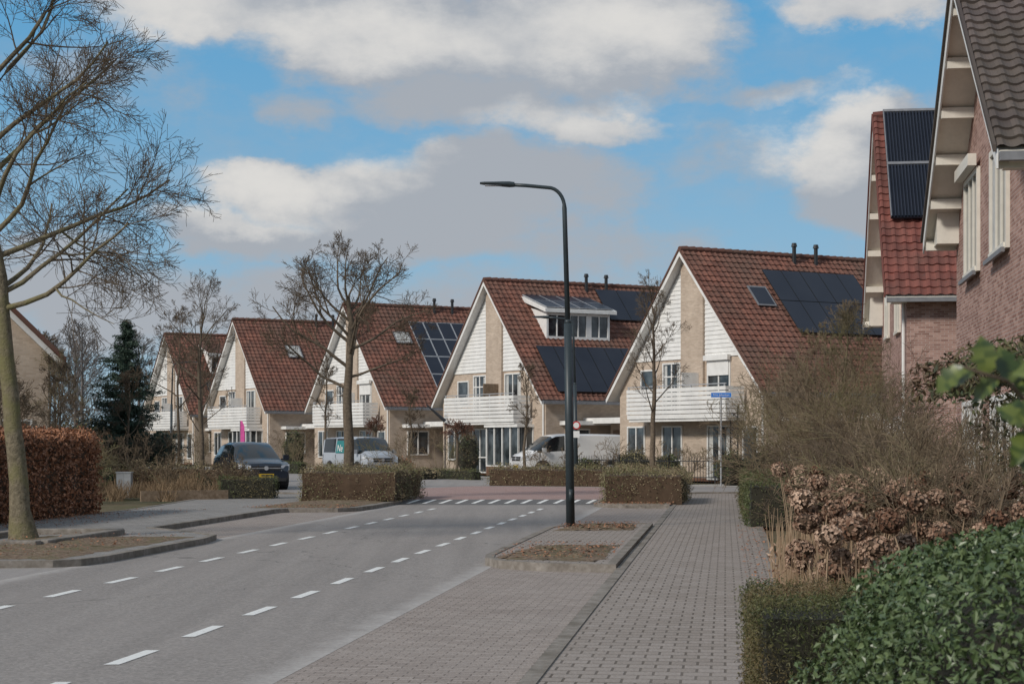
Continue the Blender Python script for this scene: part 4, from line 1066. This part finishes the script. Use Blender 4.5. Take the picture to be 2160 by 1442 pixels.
# distant trees
random.seed(9)
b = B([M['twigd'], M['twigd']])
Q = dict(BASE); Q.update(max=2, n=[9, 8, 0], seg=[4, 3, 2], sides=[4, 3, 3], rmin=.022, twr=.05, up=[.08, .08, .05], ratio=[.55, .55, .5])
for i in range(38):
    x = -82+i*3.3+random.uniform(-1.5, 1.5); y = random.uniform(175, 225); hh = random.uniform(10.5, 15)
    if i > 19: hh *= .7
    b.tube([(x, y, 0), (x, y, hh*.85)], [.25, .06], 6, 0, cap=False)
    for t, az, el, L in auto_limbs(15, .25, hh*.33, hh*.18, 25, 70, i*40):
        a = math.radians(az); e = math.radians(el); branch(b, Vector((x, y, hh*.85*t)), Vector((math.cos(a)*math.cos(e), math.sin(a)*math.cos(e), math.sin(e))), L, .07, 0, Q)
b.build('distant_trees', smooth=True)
hedge('distant_hedge', (-80, 170), (60, 175), 3, 3.0, M['hbrown'], M['coreb'], 12, .5, lumpy=.5, rough=.3)

# ------------------------------------------------------------------ sun, sky
sdir = Vector((-.62, -.60, .56)).normalized()
sun = bpy.data.lights.new('sun', 'SUN'); sun.energy = 2.6; sun.angle = math.radians(9); sun.color = (1, .94, .86)
so = bpy.data.objects.new('sun', sun); bpy.context.scene.collection.objects.link(so)
so.rotation_euler = sdir.to_track_quat('Z', 'Y').to_euler(); so.location = (-20, -20, 40)

w = bpy.data.worlds.new('World'); bpy.context.scene.world = w; w.use_nodes = True
nt = w.node_tree; N = nt.nodes; Lk = nt.links
bg = N['Background']; bg.inputs['Strength'].default_value = .1
sky = N.new('ShaderNodeTexSky'); sky.sky_type = 'NISHITA'; sky.sun_disc = False
sky.sun_elevation = math.asin(sdir.z); sky.sun_rotation = math.atan2(sdir.x, sdir.y) % (2*math.pi)
sky.dust_density = .3; sky.ozone_density = 2.0; sky.air_density = 1.0
tc = N.new('ShaderNodeTexCoord')
def mth(op, a, b=None, c=None, clamp=False):
    n = N.new('ShaderNodeMath'); n.operation = op; n.use_clamp = clamp
    for i, v in enumerate((a, b, c)):
        if v is None: continue
        if isinstance(v, (int, float)): n.inputs[i].default_value = v
        else: Lk.new(v, n.inputs[i])
    return n.outputs[0]
sp = N.new('ShaderNodeSeparateXYZ'); Lk.new(tc.outputs['Generated'], sp.inputs[0])
az = mth('ARCTAN2', sp.outputs[0], sp.outputs[1]); el = mth('ARCSINE', sp.outputs[2])
cv = N.new('ShaderNodeCombineXYZ'); Lk.new(az, cv.inputs[0]); Lk.new(mth('MULTIPLY', el, 1.7), cv.inputs[1])
def wnoise(scale, detail, rough, off=(0, 0, 0)):
    mp = N.new('ShaderNodeMapping'); Lk.new(cv.outputs[0], mp.inputs[0]); mp.inputs['Location'].default_value = off
    n = N.new('ShaderNodeTexNoise'); n.inputs['Scale'].default_value = scale; n.inputs['Detail'].default_value = detail
    n.inputs['Roughness'].default_value = rough; Lk.new(mp.outputs[0], n.inputs['Vector']); return n
wn = wnoise(15, 7, .6); sc = N.new('ShaderNodeSeparateColor'); Lk.new(wn.outputs['Color'], sc.inputs[0])
azw = mth('ADD', az, mth('MULTIPLY', mth('SUBTRACT', sc.outputs[0], .5), .08))
elw = mth('ADD', el, mth('MULTIPLY', mth('SUBTRACT', sc.outputs[1], .5), .05))
def blobs(lst):
    cur = None
    for px, py, rx, ry, wt in lst:
        a0 = (px-1080)/3750; e0 = (932-py)/3750
        dx = mth('MULTIPLY', mth('SUBTRACT', azw, a0), 3750/rx); dy = mth('MULTIPLY', mth('SUBTRACT', elw, e0), 3750/ry)
        d2 = mth('ADD', mth('MULTIPLY', dx, dx), mth('MULTIPLY', dy, dy))
        v = mth('MULTIPLY', mth('SUBTRACT', 1.0, d2), wt)
        cur = v if cur is None else mth('SMOOTH_MAX', cur, v, .3)
    return cur
cl = blobs([(520, 30, 380, 95, 1), (900, 90, 430, 125, 1), (1280, 95, 300, 140, 1.1), (1000, 215, 300, 65, .7), (1240, 275, 160, 45, .7), (620, 235, 70, 45, .3),
            (620, 400, 195, 65, 1), (500, 480, 190, 55, .9), (900, 420, 380, 95, .8), (1120, 395, 250, 90, .7), (1000, 350, 190, 55, .6), (800, 505, 380, 55, .7), (1250, 520, 260, 50, .35),
            (1760, 375, 155, 125, 1), (1850, 300, 155, 90, .9), (1950, 420, 240, 110, .8), (1860, 25, 215, 60, .9), (1620, 205, 150, 30, .35), (1560, 330, 120, 40, .15),
            (300, 650, 500, 95, .75), (60, 560, 220, 60, .35), (1100, 650, 900, 80, .35), (280, 190, 140, 50, .15), (2300, 200, 300, 300, .7), (-300, 300, 300, 200, .6)])
fn = wnoise(22, 8, .62, (3, 1, 0)).outputs['Fac']
dens = mth('ADD', cl, mth('MULTIPLY', mth('SUBTRACT', fn, .5), 1.5))
big = wnoise(3.2, 5, .6, (7, 2, 0)).outputs['Fac']
inv = mth('GREATER_THAN', mth('ABSOLUTE', az), .55); inv2 = mth('GREATER_THAN', el, .33)
gen = mth('MULTIPLY', mth('MAXIMUM', inv, inv2), mth('MULTIPLY', mth('SUBTRACT', big, .34), 7, clamp=True))
mr = N.new('ShaderNodeMapRange'); mr.interpolation_type = 'SMOOTHSTEP'; Lk.new(dens, mr.inputs[0]); mr.inputs[1].default_value = -.38; mr.inputs[2].default_value = .55
mask = mth('MAXIMUM', mth('MULTIPLY', mr.outputs[0], .93), mth('MULTIPLY', gen, .88))
mask = mth('MAXIMUM', mask, mth('MULTIPLY', mth('SUBTRACT', fn, .42), .8, clamp=True))
hi = blobs([(1290, 90, 230, 75, 1), (820, 90, 330, 60, .8), (350, 60, 200, 60, .7), (600, 395, 180, 50, 1), (1700, 300, 110, 80, .9), (1800, 240, 100, 50, .8), (1880, 20, 200, 50, .3), (520, 450, 170, 30, .6), (1240, 265, 130, 30, .3), (800, 340, 80, 30, .3)])
hr = N.new('ShaderNodeMapRange'); hr.interpolation_type = 'SMOOTHSTEP'; Lk.new(mth('ADD', hi, mth('MULTIPLY', mth('SUBTRACT', fn, .5), 2.4)), hr.inputs[0]); hr.inputs[1].default_value = -1.1; hr.inputs[2].default_value = 1.3
def wmix(f, a, b, mode='MIX'):
    n = N.new('ShaderNodeMix'); n.data_type = 'RGBA'; n.blend_type = mode
    for s, v in ((n.inputs[0], f), (n.inputs[6], a), (n.inputs[7], b)):
        if isinstance(v, (int, float)): s.default_value = v
        elif isinstance(v, tuple): s.default_value = (*v, 1)
        else: Lk.new(v, s)
    return n.outputs[2]
ccol = wmix(hr.outputs[0], (3.95, 4.15, 4.5), (7.5, 7.2, 6.8))
er = N.new('ShaderNodeMapRange'); Lk.new(el, er.inputs[0]); er.inputs[1].default_value = .0; er.inputs[2].default_value = .24
blue = wmix(er.outputs[0], (3.3, 4.9, 6.1), (1.0, 3.55, 6.2))
skyc = wmix(.88, sky.outputs[0], blue)
Lk.new(wmix(mask, skyc, ccol), bg.inputs['Color'])

# ------------------------------------------------------------------ camera
cam = bpy.data.cameras.new('camera'); co = bpy.data.objects.new('camera', cam); bpy.context.scene.collection.objects.link(co)
cam.lens = 62.5; cam.sensor_width = 36; cam.shift_y = 211/2160; cam.clip_end = 3000; cam.clip_start = .1
co.location = (0, 0, 1.75); co.rotation_euler = (math.pi/2, 0, 0)
cam.dof.use_dof = True; cam.dof.focus_distance = 55; cam.dof.aperture_fstop = 10
bpy.context.scene.camera = co
vs = bpy.context.scene.view_settings; vs.view_transform = 'Standard'; vs.look = 'None'; vs.exposure = 0
